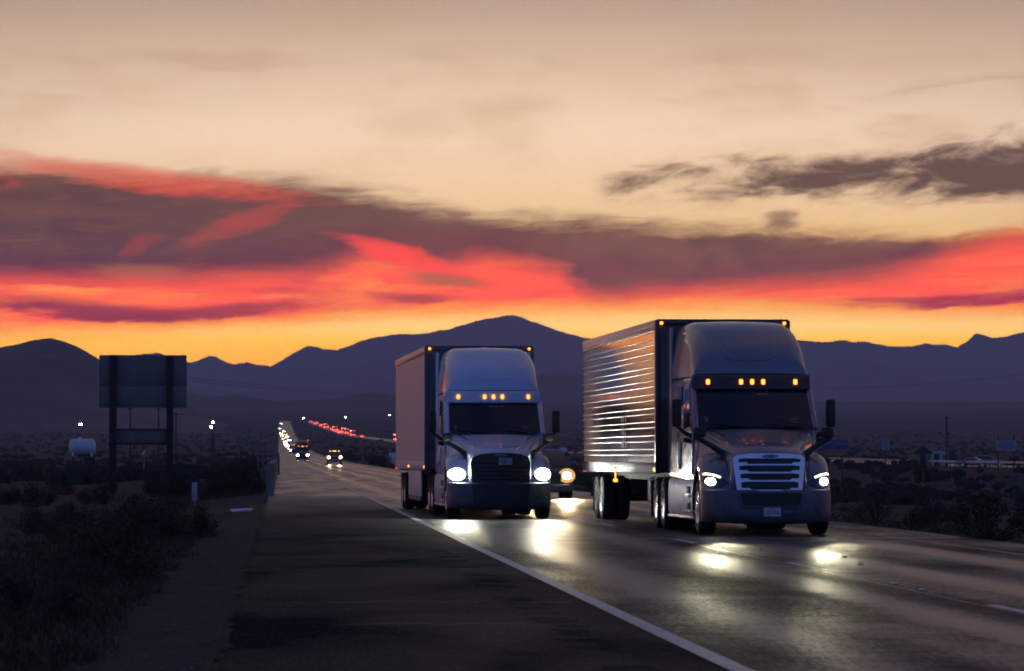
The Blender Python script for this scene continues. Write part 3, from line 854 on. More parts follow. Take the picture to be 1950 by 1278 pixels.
        b = BM(); bx(b, X0 - .02, X0 + .05, 1.96, 6.02, .27, .32, .01); mk('skirt_edge', b, M['alu'], t)
        # mirrors on the door
        b = BM(); bx(b, s * 1.46 - .09, s * 1.46 + .09, 2.28, 2.42, 2.0, 2.52, .045, 3); mk('door_mirror', b, M['black'], t)
        b = BM(); tube(b, [(s * 1.12, 2.36, 1.80), (s * 1.30, 2.34, 1.88), (s * 1.47, 2.34, 2.03)], [.05, .04, .03], 8)
        tube(b, [(s * 1.14, 2.42, 1.72), (s * 1.32, 2.38, 1.76)], .045, 8); mk('mirror_arm', b, M['black'], t)
        # mirrors on the hood
        b = BM(); bx(b, s * 1.19 - .115, s * 1.19 + .115, .92, 1.06, 1.79, 1.98, .05, 3); mk('hood_mirror', b, M['black'], t)
        b = BM(); tube(b, [(s * .74, .80, 1.38), (s * .78, .84, 1.5), (s * 1.0, .95, 1.66), (s * 1.24, 1.0, 1.79), (s * 1.28, 1.0, 1.83)], [.075, .07, .05, .045, .03], 8); mk('hood_mirror_arm', b, M['black'], t)
    # --- hood
    bm = BM(); rows = []
    for y, w, zt, rad, zb in ((.16, .60, 1.40, .12, .80), (.20, .645, 1.50, .17, .80), (.30, .67, 1.565, .2, .8), (.55, .72, 1.64, .2, .82), (.95, .79, 1.735, .2, .9), (1.45, .89, 1.84, .18, 1.0), (1.85, 1.0, 1.925, .14, 1.1), (2.16, 1.085, 1.985, .12, 1.2)):
        half = [(w + .10, zb), (w + .06, zb + .3 * (zt - zb)), (w + .02, zt - rad * 1.3)]
        for a in (0, 30, 60, 90): half.append((w - rad + rad * math.cos(R(a)) if a else w, zt - rad * .55 + rad * .55 * math.sin(R(a)) - .02))
        half += [(w * .62, zt), (w * .3, zt + .022), (0, zt + .03)]
        yy = lambda x: y + .12 * (x / w) ** 2 * (1 if y < .6 else .4)
        rows.append([(x, yy(x), z) for x, z in half] + [(-x, yy(x), z) for x, z in half[-2::-1]])
    vs = grid(bm, rows); bm.faces.new(vs[0][::-1])
    hood = mk('hood', bm, body, t, 45)
    md = hood.modifiers.new('soft', 'SUBSURF'); md.levels = 1; md.render_levels = 2
    bm = BM()
    tube(bm, [(-.50, 1.02, 1.752), (-.44, .72, 1.69), (-.36, .58, 1.662), (0, .54, 1.682), (.36, .58, 1.662), (.44, .72, 1.69), (.50, 1.02, 1.752)], .012, 6)
    mk('hood_crease', bm, body, t)
    for s in (-1, 1):
        bm = BM(); tube(bm, [(s * .70, .22, .86), (s * .735, .30, 1.1), (s * .76, .42, 1.33), (s * .80, .62, 1.44), (s * .87, .95, 1.52)], .010, 5); mk('hood_seam', bm, M['black'], t)
        bm = BM(); tube(bm, [(s * .95, wy(.95, 1.99) - .06, 2.0), (s * .86, 1.7, 1.93), (s * .70, 1.3, 1.835)], .014, 6); mk('hood_vent_line', bm, M['black'], t)
    # --- fenders
    for s in (-1, 1):
        bm = BM(); rows = []
        cols = [(.50, .97, 0), (.68, 1.0, .0), (.86, 1.01, .0), (1.0, .99, .02), (1.1, .945, .05), (1.165, .875, .09), (1.195, .80, .12), (1.205, .71, .15)]
        for a in [4, 14, 24, 36, 50, 66, 84, 104, 124, 144, 160, 172]:
            row = []
            for x, k, sw in cols:
                ry, rz = .93, .93
                y = 1.26 - ry * k * math.cos(R(a)) + sw * max(0, math.cos(R(a))) * 1.5
                z = .60 + rz * k * math.sin(R(a))
                row.append((s * x, y, z))
            rows.append(row)
        grid(bm, rows)
        fe = mk('fender', bm, body, t, 60)
        md = fe.modifiers.new('soft', 'SUBSURF'); md.levels = 1; md.render_levels = 2
        md = fe.modifiers.new('thick', 'SOLIDIFY'); md.thickness = .02; md.offset = -1
        def fy(x, z):
            x = abs(x)
            k, sw = 1.0, 0.
            for (xa, ka, sa), (xb, kb, sb) in zip(cols, cols[1:]):
                if xa <= x <= xb:
                    q = (x - xa) / (xb - xa); k = ka + (kb - ka) * q; sw = sa + (sb - sa) * q
            sn = min(.98, max(0, (z - .60) / (.93 * k))); cs = math.sqrt(1 - sn * sn)
            return 1.26 - .93 * k * cs + sw * cs * 1.5
        # headlight cluster on the fender nose
        pl = [(.74, .97), (.80, .91), (.96, .87), (1.12, .90), (1.185, 1.0), (1.19, 1.12), (1.12, 1.17), (.98, 1.155), (.84, 1.07)]
        pl = [(s * x, z) for x, z in pl]
        b = BM(); plate(b, pl, lambda x, z: fy(x, z) - .02, .12, .008); hl = mk('headlight', b, M['lens'], t, 40)
        g = st['lamp']
        if g == 'high':
            b = BM(); cx, cz = s * 1.0, 1.03
            plate(b, [(cx + .205 * math.cos(2 * math.pi * k / 20), cz + .15 * math.sin(2 * math.pi * k / 20)) for k in range(20)], lambda x, z: fy(min(1.19, abs(x)), z) - .035, .03)
            mk('lamp_glow', b, M['reflector'], hl)  # glow put into a ring so the lamp falls off softly
            b = BM(); plate(b, [(cx + .185 * math.cos(2 * math.pi * k / 20), cz + .135 * math.sin(2 * math.pi * k / 20)) for k in range(20)], lambda x, z: fy(min(1.19, abs(x)), z) - .045, .03)
            mk('lamp_bulb', b, M['head_hi'], hl)
        else:
            b = BM(); cx, cz = s * 1.05, .985
            plate(b, [(cx + .085 * math.cos(2 * math.pi * k / 20), cz + .07 * math.sin(2 * math.pi * k / 20)) for k in range(20)], lambda x, z: fy(x, z) - .035, .03)
            mk('lamp_bulb', b, M['head_lo'], hl)
            b = BM(); plate(b, [(s * x, z) for x, z in ((.86, 1.075), (.99, 1.125), (1.12, 1.145), (1.165, 1.13), (1.165, 1.10), (1.1, 1.105), (.98, 1.08), (.88, 1.045))], lambda x, z: fy(x, z) - .032, .03)
            mk('light_strip', b, M['drl'], hl)
        sp = bpy.data.lights.new('headlight_beam', 'SPOT')
        sp.energy = st['spill']; sp.color = (1, .95, .72) if g == 'high' else (.96, 1, .9)
        sp.spot_size = R(st['cone']); sp.spot_blend = 1.; sp.shadow_soft_size = .09
        so = link(bpy.data.objects.new('headlight_beam', sp), t)
        so.location = (s * 1.02, .16, 1.0); so.rotation_euler = (R(90 - st['dip']), 0, R(180))
        so.rotation_euler = Vector((st['aim'], -1, -math.tan(R(st['dip'])))).to_track_quat('-Z', 'Y').to_euler()
        sp2 = bpy.data.lights.new('road_beam', 'SPOT'); sp2.energy = st['beam']; sp2.color = (1, .92, .58); sp2.spot_size = R(13); sp2.spot_blend = 1.; sp2.shadow_soft_size = .1
        so = link(bpy.data.objects.new('road_beam', sp2), t); so.location = (s * 1.02, .12, 1.0)
        so.rotation_euler = Vector((-.075, -1, -math.tan(R(2.8)))).to_track_quat('-Z', 'Y').to_euler()
    # --- bumper
    bm = BM(); xs = [0, .35, .65, .85, 1.0, 1.1, 1.165, 1.19, 1.2]; ys = [0, .005, .03, .09, .18, .30, .44, .60, .78]
    pr = [(.20, .20), (.225, .10), (.30, .02), (.42, 0), (.60, 0), (.78, .02), (.83, .06), (.835, .16)]
    rows = []
    for z, dy in pr:
        zz = [z + (.0 if z > .5 else .05 * (x / 1.2) ** 2) for x in xs]
        rt = [(x, y + dy, q) for x, y, q in zip(xs, ys, zz)]
        rows.append([(-x, y, q) for x, y, q in rt[:0:-1]] + rt)
    grid(bm, rows); mk('bumper', bm, low, t, 50)
    by = lambda x, z: interp(abs(x), list(zip(xs, ys)))
    for s in (-1, 1):
        b = BM(); prism(b, roundrect(s * .86 - .05, s * .86 + .05, .44, .53, .03), 1, by(.86, .5) - .012, by(.86, .5) + .05); mk('fog_lamp', b, M['lens'], t)
    if st['grille'] == 'chrome':
        # surround, four openings with bars
        outer = [(-.60, .815), (.60, .815), (.655, 1.30), (.66, 1.42), (.58, 1.475), (.3, 1.50), (-.3, 1.50), (-.58, 1.475), (-.66, 1.42), (-.655, 1.30)]
        gy = lambda x, z: .05 + (z - .8) * .09 + .14 * (x / .66) ** 2
        b = BM(); plate(b, outer, lambda x, z: gy(x, z) - .01, .05, .012); gr = mk('grille', b, M['chrome'], t, 30)
        tops = [(.84, .985), (1.015, 1.135), (1.165, 1.28), (1.31, 1.41)]
        for z0, z1 in tops:
            hw = .515 + (z0 - .82) * .10
            pts = [(-hw + .17, z0), (hw - .17, z0), (hw - .13, z0 + .03), (hw, z0 + .03), (hw + .01, z1 - .015), (hw - .1, z1), (-hw + .1, z1), (-hw - .01, z1 - .015), (-hw, z0 + .03), (-hw + .13, z0 + .03)]
            b = BM()
            # fine subdivision across so that the opening follows the curve
            plate(b, pts, lambda x, z: gy(x, z) - .022, .02); mk('grille_opening', b, M['mesh'], gr)
        b = BM(); eb = [(.155 * math.cos(2 * math.pi * k / 24), 1.452 + .03 * math.sin(2 * math.pi * k / 24)) for k in range(24)]
        plate(b, eb, lambda x, z: gy(0, z) - .035, .03); mk('badge', b, M['ink'], gr)
        text('badge_lettering', 'FREIGHTLINER', .042, (0, gy(0, 1.452) - .037, 1.452), (R(90), 0, 0), M['chrome'], gr)
        b = BM(); plate(b, [(-.47, .53), (.47, .53), (.54, .58), (.56, .78), (-.56, .78), (-.54, .58)], lambda x, z: by(x, z) - .02, .03); mk('lower_intake', b, M['mesh'], t)
        b = BM(); tube(b, [(-.575, -.02, .76), (-.55, -.02, .58), (-.48, -.02, .52), (.48, -.02, .52), (.55, -.02, .58), (.575, -.02, .76)], .018, 6); mk('intake_trim', b, M['silver_low'], t)
        pz, px_ = .43, .02
    else:
        # one tall dark mesh mouth running into the bumper
        outer = [(-.66, .84), (.66, .84), (.70, 1.28), (.64, 1.42), (.48, 1.49), (.2, 1.52), (-.2, 1.52), (-.48, 1.49), (-.64, 1.42), (-.70, 1.28)]
        gy = lambda x, z: .05 + (z - .8) * .09 + .14 * (x / .66) ** 2
        b = BM(); plate(b, outer, lambda x, z: gy(x, z) - .012, .05, .012); gr = mk('grille', b, M['mesh'], t, 30)
        for k in range(5):
            z = .92 + .09 * k
            b = BM(); tube(b, [(x / 10 * .64, gy(x / 10 * .64, z) - .018, z) for x in range(-10, 11)], .012, 5); mk('grille_bar', b, M['black'], gr)
        b = BM(); eb = [(.17 * math.cos(2 * math.pi * k / 24), 1.468 + .032 * math.sin(2 * math.pi * k / 24)) for k in range(24)]
        plate(b, eb, lambda x, z: gy(0, z) - .04, .03); mk('badge', b, M['silver_low'], gr)
        text('badge_lettering', 'FREIGHTLINER', .045, (0, gy(0, 1.468) - .042, 1.468), (R(90), 0, 0), M['plate'], gr)
        b = BM(); plate(b, [(-.62, .32), (.62, .32), (.68, .8), (-.68, .8)], lambda x, z: by(x, z) - .03 + .02 * (z > .75), .03); mk('lower_intake', b, M['mesh'], t)
        pz, px_ = 1.33, .1
    py_ = -.03 if st['grille'] == 'chrome' else .06
    b = BM(); bx(b, px_ - .155, px_ + .155, py_ - .012, py_, pz - .08, pz + .08, .004, 1); lp = mk('licence_plate', b, M['plate'], t)
    text('plate_number', st['plate'], .105, (px_, py_ - .016, pz - .01), (R(90), 0, 0), M['ink'], lp)
    text('plate_state', 'APPORTIONED' if st['grille'] != 'chrome' else 'ILLINOIS', .03, (px_, py_ - .016, pz + .062), (R(90), 0, 0), M['ink'], lp)
    if st['grille'] == 'chrome':
        b = BM(); bx(b, .24, .42, -.035, -.02, .39, .47, .02); mk('bumper_badge', b, M['silver_low'], t)
    # --- chassis and running gear
    bm = BM()
    bx(bm, -.45, -.33, .5, 9.2, .62, .90); bx(bm, .33, .45, .5, 9.2, .62, .90); bx(bm, -.5, .5, .6, 2.2, .38, 1.0)
    bx(bm, -.9, .9, 1.16, 1.32, .40, .54); bx(bm, -.9, .9, 6.75, 6.95, .42, .62); bx(bm, -.9, .9, 8.05, 8.25, .42, .62); bx(bm, -.55, .55, 2.3, 6.0, .4, 1.0)
    bx(bm, -.5, .5, 6.9, 8.3, 1.0, 1.09)
    mk('chassis', bm, M['frame'], t, 0)
    for x in (-.62, .3):
        bm = BM(); bx(bm, x, x + .3, .75, 1.0, .24, .42, .02)
        mk('tow_bracket', bm, M['frame'], t)
    for s in (-1, 1):
        wheel(t, s * 1.045, 1.26, .515, .31, s, True)
        for y in (6.85, 8.15): wheel(t, s * 1.075, y, .515, .285, s, False, True)
        b = BM(); bx(b, s * .92 - .3, s * .92 + .3, 8.98, 9.0, .22, .95); mk('mud_flap', b, M['black'], t)
        b = BM(); tube(b, [(s * 1.12, 8.9, 1.0), (s * 1.16, 9.05, .55), (s * .7, 9.05, .55)], .022, 6); mk('flap_hanger', b, M['alu'], t)
        b = BM(); prism(b, [(7.5 + .72 * math.cos(R(a)) * (1.0 if abs(math.cos(R(a))) < .9 else 1.0), .50 + .62 * math.sin(R(a))) for a in range(20, 165, 12)] + [(7.5 + .70 * math.cos(R(a)), .50 + .585 * math.sin(R(a))) for a in range(160, 15, -12)], 0, s * .78, s * 1.22)
        mk('drive_fender', b, M['black'], t, 30) if st['grille'] != 'chrome' else b.free()
    # --- trailer
    y0, y1, zb, zt, hw = 6.85, 6.85 + st['tlen'], 1.12, 4.14, 1.30
    tr = link(bpy.data.objects.new('trailer', None), t); tr.location = (st['toff'], 0, 0)
    skin = M[st['skin']]
    b = BM(); bx(b, -hw + .03, hw - .03, y0 + .02, y1 - .02, zb + .05, zt - .03); mk('trailer_core', b, M['frame'] if st['skin'] == 'stainless' else skin, tr, 0)
    b = BM(); bx(b, -hw, hw, y0 - .03, y0 + .03, zb, zt, .02); mk('trailer_front_wall', b, M[st['nose']], tr)
    b = BM()
    for s in (-1, 1):
        bx(b, s * hw - .05, s * hw + .05, y0 - .06, y0 + .13, zb - .02, zt + .01, .02)
    bx(b, -hw - .02, hw + .02, y0 - .065, y0 + .1, zt - .09, zt + .03, .02)
    mk('trailer_front_frame', b, M[st['nose']], tr)
    b = BM(); bx(b, -hw + .02, hw - .02, y0, y1, zt - .04, zt + .02); mk('trailer_roof', b, M['frame'] if st['skin'] == 'stainless' else skin, tr)
    for s in (-1, 1):
        b = BM(); bx(b, s * hw - .03, s * hw + .035, y0 + .1, y1, zt - .16, zt + .025, .012); mk('top_rail', b, M['alu'], tr)
        b = BM(); bx(b, s * hw - .03, s * hw + .035, y0 + .1, y1, zb - .02, zb + .20, .01); mk('bottom_rail', b, M['silver_low'] if st['skin'] == 'stainless' else M['van'], tr)
        # hole rows / slots along the bottom rail
        b = BM(); k = y0 + .3
        while k < y1 - .1:
            if st['skin'] == 'stainless':
                for z in (zb + .03, zb + .11): bx(b, s * hw - .01, s * hw + .039, k, k + .11, z, z + .035)
            else: bx(b, s * hw - .01, s * hw + .039, k, k + .16, zb + .10, zb + .145)
            k += .24 if st['skin'] == 'stainless' else .42
        mk('rail_holes', b, M['frame'], tr, 0, 'stuff')
        # side skin in upright sheets
        n = 13; L = (y1 - y0 - .15) / n
        if st['skin'] == 'stainless':
            b = BM(); cols_ = 110
            for half in range(1):
                pts = []
                q = 0
                rows = [[], []]
                for i in range(cols_ + 1):
                    yy = L * i / cols_
                    ph = (yy / L * 11) % 1
                    d = .0022 * math.sin(2 * math.pi * ph)
                    for r_, z in zip(rows, (zb + .2, zt - .16)): r_.append((s * (hw - .004 + d), yy, z))
                grid(b, rows)
            b2 = mk('side_sheet', b, skin, tr, 80)
            b2.location = (0, y0 + .12, 0)
            for i in range(1, n):
                c = b2.copy(); COL.objects.link(c); c.parent = tr; c.location = (0, y0 + .12 + L * i, 0)
            for k in range(10):
                for dz in (0, .115):
                    z = zb + .33 + k * .275 + dz
                    b = BM(); tube(b, [(s * (hw + .022), y0 + .13, z + .02), (s * (hw + .022), y1 - .02, z + .02)], .013, 8)
                    mk('side_rib', b, M['rib'], tr, 60)
        else:
            b = BM(); bx(b, s * hw - .01, s * hw + .012, .004, L - .004, zb + .2, zt - .16, .004, 1)
            for i in range(1, 4): bx(b, s * hw + .010, s * hw + .018, L * i / 4 - .025, L * i / 4 + .025, zb + .22, zt - .18)
            for i in range(1, 12):
                z = zb + .2 + (zt - zb - .36) * i / 12; bx(b, s * hw + .010, s * hw + .02, .01, L - .01, z - .012, z + .012)
            b2 = mk('side_sheet', b, skin, tr, 20); b2.location = (0, y0 + .12, 0)
            for i in range(1, n):
                c = b2.copy(); COL.objects.link(c); c.parent = tr; c.location = (0, y0 + .12 + L * i, 0)
            b = BM(); bx(b, s * (hw - .06) - .02, s * (hw - .06) + .02, y0 + 3.4, y0 + 9.6, .42, zb - .03, .01); mk('side_skirt', b, M['van'], tr)
            b = BM(); bx(b, s * (hw - .06) - .025, s * (hw - .06) + .025, y0 + 3.6, y0 + 9.4, .30, .42, .005); mk('skirt_flap', b, M['silver_low'], tr)
        for y in (y0 + .25, (y0 + y1) / 2):
            b = BM(); lathe(b, [(.0, 0), (.03, .002), (.03, .03), (0, .04)], (s * (hw + .03), y, zb + .06), 0, 10, s); mk('side_marker', b, M['amber_dim'], tr)
        b = BM(); bx(b, s * hw - .02, s * hw + .05, y1 - .12, y1 - .05, zb - .03, zb + .04); mk('rear_marker', b, M['red_lamp'], tr)
        b = BM(); lathe(b, [(.0, 0), (.035, .002), (.035, .03), (0, .04)], (s * (hw - .07), y0 - .07, zt - .05), 1, 10, -1); mk('corner_lamp', b, M['amber'], tr)
    b = BM(); bx(b, -1.27, 1.27, y1 - .05, y1 + .02, zb - .05, zt + .02, .01); mk('rear_doors', b, M['alu'], tr)
    b = BM()
    for s in (-1, 1): bx(b, s * .62 - .08, s * .62 + .08, y0 + .2, y1 - .2, zb - .18, zb + .02)
    ya = y0 + st['axle']
    bx(b, -.6, .6, ya - 1.4, ya + 1.4, .62, .95); bx(b, -1.0, 1.0, ya - .68, ya - .54, .42, .58); bx(b, -1.0, 1.0, ya + .56, ya + .70, .42, .58)
    for s in (-1, 1): bx(b, s * .55 - .06, s * .55 + .06, y0 + 2.6, y0 + 2.75, .45, zb); bx(b, s * .9 - .05, s * .9 + .05, y1 - .25, y1 - .1, .55, zb)
    bx(b, -1.15, 1.15, y1 - .25, y1 - .15, .50, .62)
    if st['skin'] == 'stainless': bx(b, -.95, -.35, y0 + 3.4, y0 + 5.2, .45, 1.0, .08)
    mk('trailer_undercarriage', b, M['frame'], tr, 30)
    for s in (-1, 1):
        for y in (ya - .61, ya + .63):
            w_ = wheel(t, s * 1.09 + st['toff'], y, .50, .28, s, False, True)
        b = BM(); bx(b, s * .92 - .31, s * .92 + .31, ya + 1.3, ya + 1.32, .18, .98); mk('trailer_mud_flap', b, M['black'], tr)
    if st['grille'] == 'chrome':
        # dark decal of three wavy upright strokes near the lower part of the trailer side
        for k in range(3):
            b = BM(); rows = []
            for i in range(25):
                z = 1.62 + .72 * i / 24; w_ = .035 + .05 * abs(math.sin(i / 24 * math.pi * 3))
                yk = y0 + 6.6 - .42 * k
                rows.append([(-hw - .0475, yk - w_, z), (-hw - .0475, yk + w_, z)])
            grid(b, rows); r2 = [[(x + .004, y, z) for x, y, z in r] for r in rows]; grid(b, r2)
            mk('dark_decal', b, M['ink'], tr)
        b = BM(); tube(b, [(-hw + .02, y0 + 8.6, zb), (-hw + .02, y0 + 8.6, zb - .16)], .015, 6); lathe(b, [(0, -.04), (.05, -.03), (.05, .03), (0, .04)], (-hw + .02, y0 + 8.6, zb - .2), 2, 10); mk('hanging_marker', b, M['amber_dim'], tr)
    else:
        b = BM(); bx(b, -hw - .12, -hw + .3, y1 - .1, y1 + .25, zb + .1, zb + .42, .05); bx(b, -hw - .2, -hw, y1 + .02, y1 + .12, zb + .3, zb + .42, .02); mk('door_hardware', b, M['white'], tr)
    return t

truck_silver = build_truck(dict(X=8.95, Y=75.5, rz=1.1, body='silver', low='silver_low', visor='maroon', dark=False, grille='chrome', lamp='low', beam=620, spill=60, cone=50, dip=-18, aim=0.,
    fairing='white_low', skin='stainless', nose='maroon', plate='3JJ356', tlen=15.9, toff=-.02, axle=13.0,
    label='silver semi truck with bright barred grille, dark visor and ribbed stainless trailer'))
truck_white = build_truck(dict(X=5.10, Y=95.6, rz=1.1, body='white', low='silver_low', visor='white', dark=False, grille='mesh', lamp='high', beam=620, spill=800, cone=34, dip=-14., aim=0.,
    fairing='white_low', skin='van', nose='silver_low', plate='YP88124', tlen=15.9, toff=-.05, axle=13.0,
    label='white semi truck with glaring high beams, black mesh grille and plain white box trailer'))


# ------------------------------------------------------------------ smaller vehicles
def paint(name, c): return vary(mat(name, c, .35, .2, coat=.6), 3, .12, .06)
M['p_white'] = paint('car white', (.5, .5, .5)); M['p_dark'] = paint('car charcoal', (.04, .04, .045)); M['p_tan'] = paint('car tan', (.24, .2, .16))
M['p_grey'] = paint('car grey', (.16, .165, .18)); M['p_maroon'] = paint('dark maroon cab', (.05, .016, .022))
M['head_far'] = lamp('far headlight', (1, .97, .84), 50); M['head_far_warm'] = lamp('far warm headlight', (1, .62, .22), 30)
M['tail_far'] = lamp('far tail lamp', (1, .06, .045), 42); M['mark_far'] = lamp('far marker', (1, .45, .22), 26); M['street'] = lamp('street lamp glass', (1, .93, .66), 160)
M['white_far'] = lamp('far white lamp', (1, .95, .88), 220)

def build_car(label, kind, X, Y, rz, bodymat, lampmat, group=None, lamp_r=.11, roof=False, rear=None, cat='car', L=4.7, hw=.92, z=None, glow=0.):
    """front at y = 0 facing -y; kind: suv, sedan, pickup"""
    zz = zroad(Y) if z is None else z
    t = thing(kind if kind != 'pickup' else 'pickup_truck', label, cat, (X, Y, zz), rz, group)
    H = {'suv': 1.68, 'sedan': 1.42, 'pickup': 1.98}[kind]; hood = {'suv': .98, 'sedan': .88, 'pickup': 1.30}[kind]
    gc = .22 if kind != 'pickup' else .42
    b = BM(); prism(b, [(0, gc + .05), (0, hood - .12), (.12, hood), (1.25, hood + .08), (L - .1, hood + .1), (L, hood - .1), (L, gc + .1), (L - .2, gc), (.2, gc)], 0, -hw, hw, .07, 3)
    mk('body', b, bodymat, t, 40)
    y2 = 1.25; ytop = y2 + (.75 if kind != 'pickup' else .55); yend = {'suv': L - .15, 'sedan': L - .9, 'pickup': 3.3}[kind]
    b = BM()
    rows = [[(-hw * .95, y2, hood + .05), (hw * .95, y2, hood + .05), (hw * .95, yend, hood + .05), (-hw * .95, yend, hood + .05)],
            [(-hw * .90, y2 + .2, hood + .28), (hw * .90, y2 + .2, hood + .28), (hw * .9, yend - .08, hood + .28), (-hw * .9, yend - .08, hood + .28)],
            [(-hw * .76, ytop, H - .05), (hw * .76, ytop, H - .05), (hw * .76, yend - .35, H - .05), (-hw * .76, yend - .35, H - .05)],
            [(-hw * .66, ytop + .15, H), (hw * .66, ytop + .15, H), (hw * .66, yend - .5, H), (-hw * .66, yend - .5, H)]]
    vs = grid(b, rows, True); b.faces.new(vs[-1])
    mk('cabin', b, bodymat, t, 40)
    b = BM(); dz = hood + .12
    q = [(-hw * .82, y2 + .08, dz), (hw * .82, y2 + .08, dz), (hw * .70, ytop - .03, H - .1), (-hw * .70, ytop - .03, H - .1)]
    A = [b.verts.new((x, y - .03, zq)) for x, y, zq in q]; B = [b.verts.new((x, y + .03, zq)) for x, y, zq in q]
    b.faces.new(A); b.faces.new(B[::-1])
    for i in range(4): b.faces.new((A[i], B[i], B[(i + 1) % 4], A[(i + 1) % 4]))
    mk('windshield', b, M['glass'], t, 30)
    for s in (-1, 1):
        b = BM(); q = [(y2 + .45, hood + .12), (yend - .3, hood + .12), (yend - .5, H - .12), (ytop + .1, H - .12)]
        A = [b.verts.new((s * (hw * (.945 if k < 2 else .80)), y, zq)) for k, (y, zq) in enumerate(q)]; B = [b.verts.new((v.co.x + s * .02, v.co.y, v.co.z)) for v in A]
        b.faces.new(A); b.faces.new(B[::-1])
        for i in range(4): b.faces.new((A[i], B[i], B[(i + 1) % 4], A[(i + 1) % 4]))
        mk('side_window', b, M['glass'], t, 30)
        zl = hood - .2
        if lampmat:
            b = BM(); prism(b, [(s * (hw - .22) + lamp_r * 1.15 * math.cos(k * .524), zl + lamp_r * math.sin(k * .524)) for k in range(12)], 1, -.03, .05); hl_ = mk('headlight', b, lampmat, t, 0)
            if glow:
                b = BM(); prism(b, [(s * (hw - .22) + glow * 1.15 * math.cos(k * .393), zl + glow * math.sin(k * .393)) for k in range(16)], 1, -.022, .05); mk('reflector', b, M['glow_warm'], hl_, 0)  # added ring whose emission imitates the halo round the headlight
        if rear:
            b = BM(); prism(b, roundrect(s * (hw - .16) - .12, s * (hw - .16) + .12, zl - .1, zl + .12, .03, 2), 1, L - .02, L + .03); mk('tail_light', b, rear, t, 0)
        w = .1
        b = BM(); bx(b, s * (hw + .13) - .1, s * (hw + .13) + .1, y2 + .1, y2 + .22, hood + .1, hood + (.26 if kind != 'pickup' else .42), .03); tube(b, [(s * (hw - .1), y2 + .2, hood + .1), (s * (hw + .1), y2 + .18, hood + .14)], .03, 5); mk('mirror', b, bodymat if kind != 'pickup' else M['black'], t)
        for yw in (.85, L - .95): wheel(t, s * (hw - .1), yw, .34 if kind != 'pickup' else .42, .24, s)
    b = BM(); prism(b, roundrect(-hw * .55, hw * .55, hood - .38, hood - .12, .05, 3), 1, -.025, .03); mk('grille', b, M['black'], t)
    b = BM(); prism(b, roundrect(-hw * .97, hw * .97, gc + .02, gc + .26, .06, 3), 1, -.08, .1, .02); mk('bumper', b, M['silver_low'], t)
    if roof:
        for x in (-.6, -.16, 0, .16, .6):
            b = BM(); bx(b, x - .06, x + .06, ytop + .1, ytop + .22, H - .02, H + .06, .015); mk('roof_marker', b, lamp_amber_far, t)
    return t
lamp_amber_far = lamp('roof marker', (1, .42, .06), 7)

suv = build_car('warm lit suv half hidden behind the white semi truck', 'suv', 9.05, 141, R(.4), M['p_dark'], lamp('glaring warm headlight', (1, .76, .38), 300), lamp_r=.12, glow=.25)
pick = build_car('tan pickup truck with warm headlights and amber roof markers in the far left lane', 'pickup', 7.75, 585, 0, M['p_tan'], M['head_warm'], lamp_r=.12, glow=.24, roof=True, cat='pickup', L=5.6, hw=1.05)
for o_, x_, y_, z_, e_, c_ in ((suv, 0, -.1, .8, 2600, (1, .72, .36)), (pick, 0, -.1, 1.1, 1200, (1, .74, .4))):
    for s in (-.7, .7):
        sp = bpy.data.lights.new('headlight_beam', 'SPOT'); sp.energy = e_; sp.color = c_; sp.spot_size = R(70); sp.spot_blend = .9; sp.shadow_soft_size = .12
        so = link(bpy.data.objects.new('headlight_beam', sp), o_); so.location = (s, y_, z_)
        so.rotation_euler = Vector((-.02, -1, .05)).to_track_quat('-Z', 'Y').to_euler()

# far semis in the right lane: copies of the white truck in their own colours
def far_truck(X, Y, label, swap):
    def cp(o, parent):
        if o.type == 'LIGHT': return
        c = o.copy(); COL.objects.link(c)
        if parent is not None: c.parent = parent
        for sl in c.material_slots:
            if sl.material and sl.material.name in swap:
                m = swap[sl.material.name]; sl.link = 'OBJECT'; sl.material = m
        for ch in list(o.children): cp(ch, c)
        return c
    c = cp(truck_white, None); c.location = (X, Y, zroad(Y)); c.rotation_euler = (0, 0, 0)
    c['label'] = label
    return c
big_amber = lamp('far amber lamp', (1, .36, .03), 10)
far_truck(4.75, 850, 'dark maroon semi truck with low beams, small in the distance on the right lane', {'white paint': M['p_maroon'], 'dull white fairing': M['p_maroon'], 'high beam': lamp('far beam a', (.95, 1, .84), 70), 'amber marker': big_amber})
far_truck(4.6, 1330, 'pale semi truck following the dark maroon semi in the distance', {'high beam': M['head_far'], 'amber marker': big_amber})

# distant oncoming cars
LBL = 'tiny distant oncoming car seen as white headlights on the climbing road'
proto = None
def far_car_proto(name, label, cat, group, front, rearlamp):
    t = thing(name, label, cat, (0, 0, -50), 0, group)
    b = BM(); prism(b, [(0, .3), (0, .8), (1.1, .95), (1.8, 1.5), (3.6, 1.5), (4.4, .95), (4.5, .35)], 0, -.88, .88, .06, 2); mk('body', b, M['p_grey'], t, 40)
    b = BM(); prism(b, [(1.12, 1.0), (1.78, 1.46), (1.74, 1.48), (1.08, 1.02)], 0, -.75, .75); mk('windshield', b, M['glass'], t, 0)
    for s in (-1, 1):
        if front:
            b = BM(); lathe(b, [(0, 0), (.17, .01), (.17, .05)], (s * .66, -.06, .72), 1, 10, 1); mk('headlight', b, front, t, 0)
        if rearlamp:
            b = BM(); bx(b, s * .66 - .2, s * .66 + .2, -.06, -.01, .62, .9); mk('tail_light', b, rearlamp, t, 0)
    for yw in (.8, 3.6):
        for s in (-1, 1):
            b = BM(); lathe(b, [(0, -.1), (.32, -.1), (.32, .1), (0, .1)], (s * .8, yw, .32), 0, 14); mk('wheel', b, M['tyre'], t, 40)
    return t
fw = far_car_proto('car', LBL, 'car', 'distant oncoming cars', M['head_far'], None)
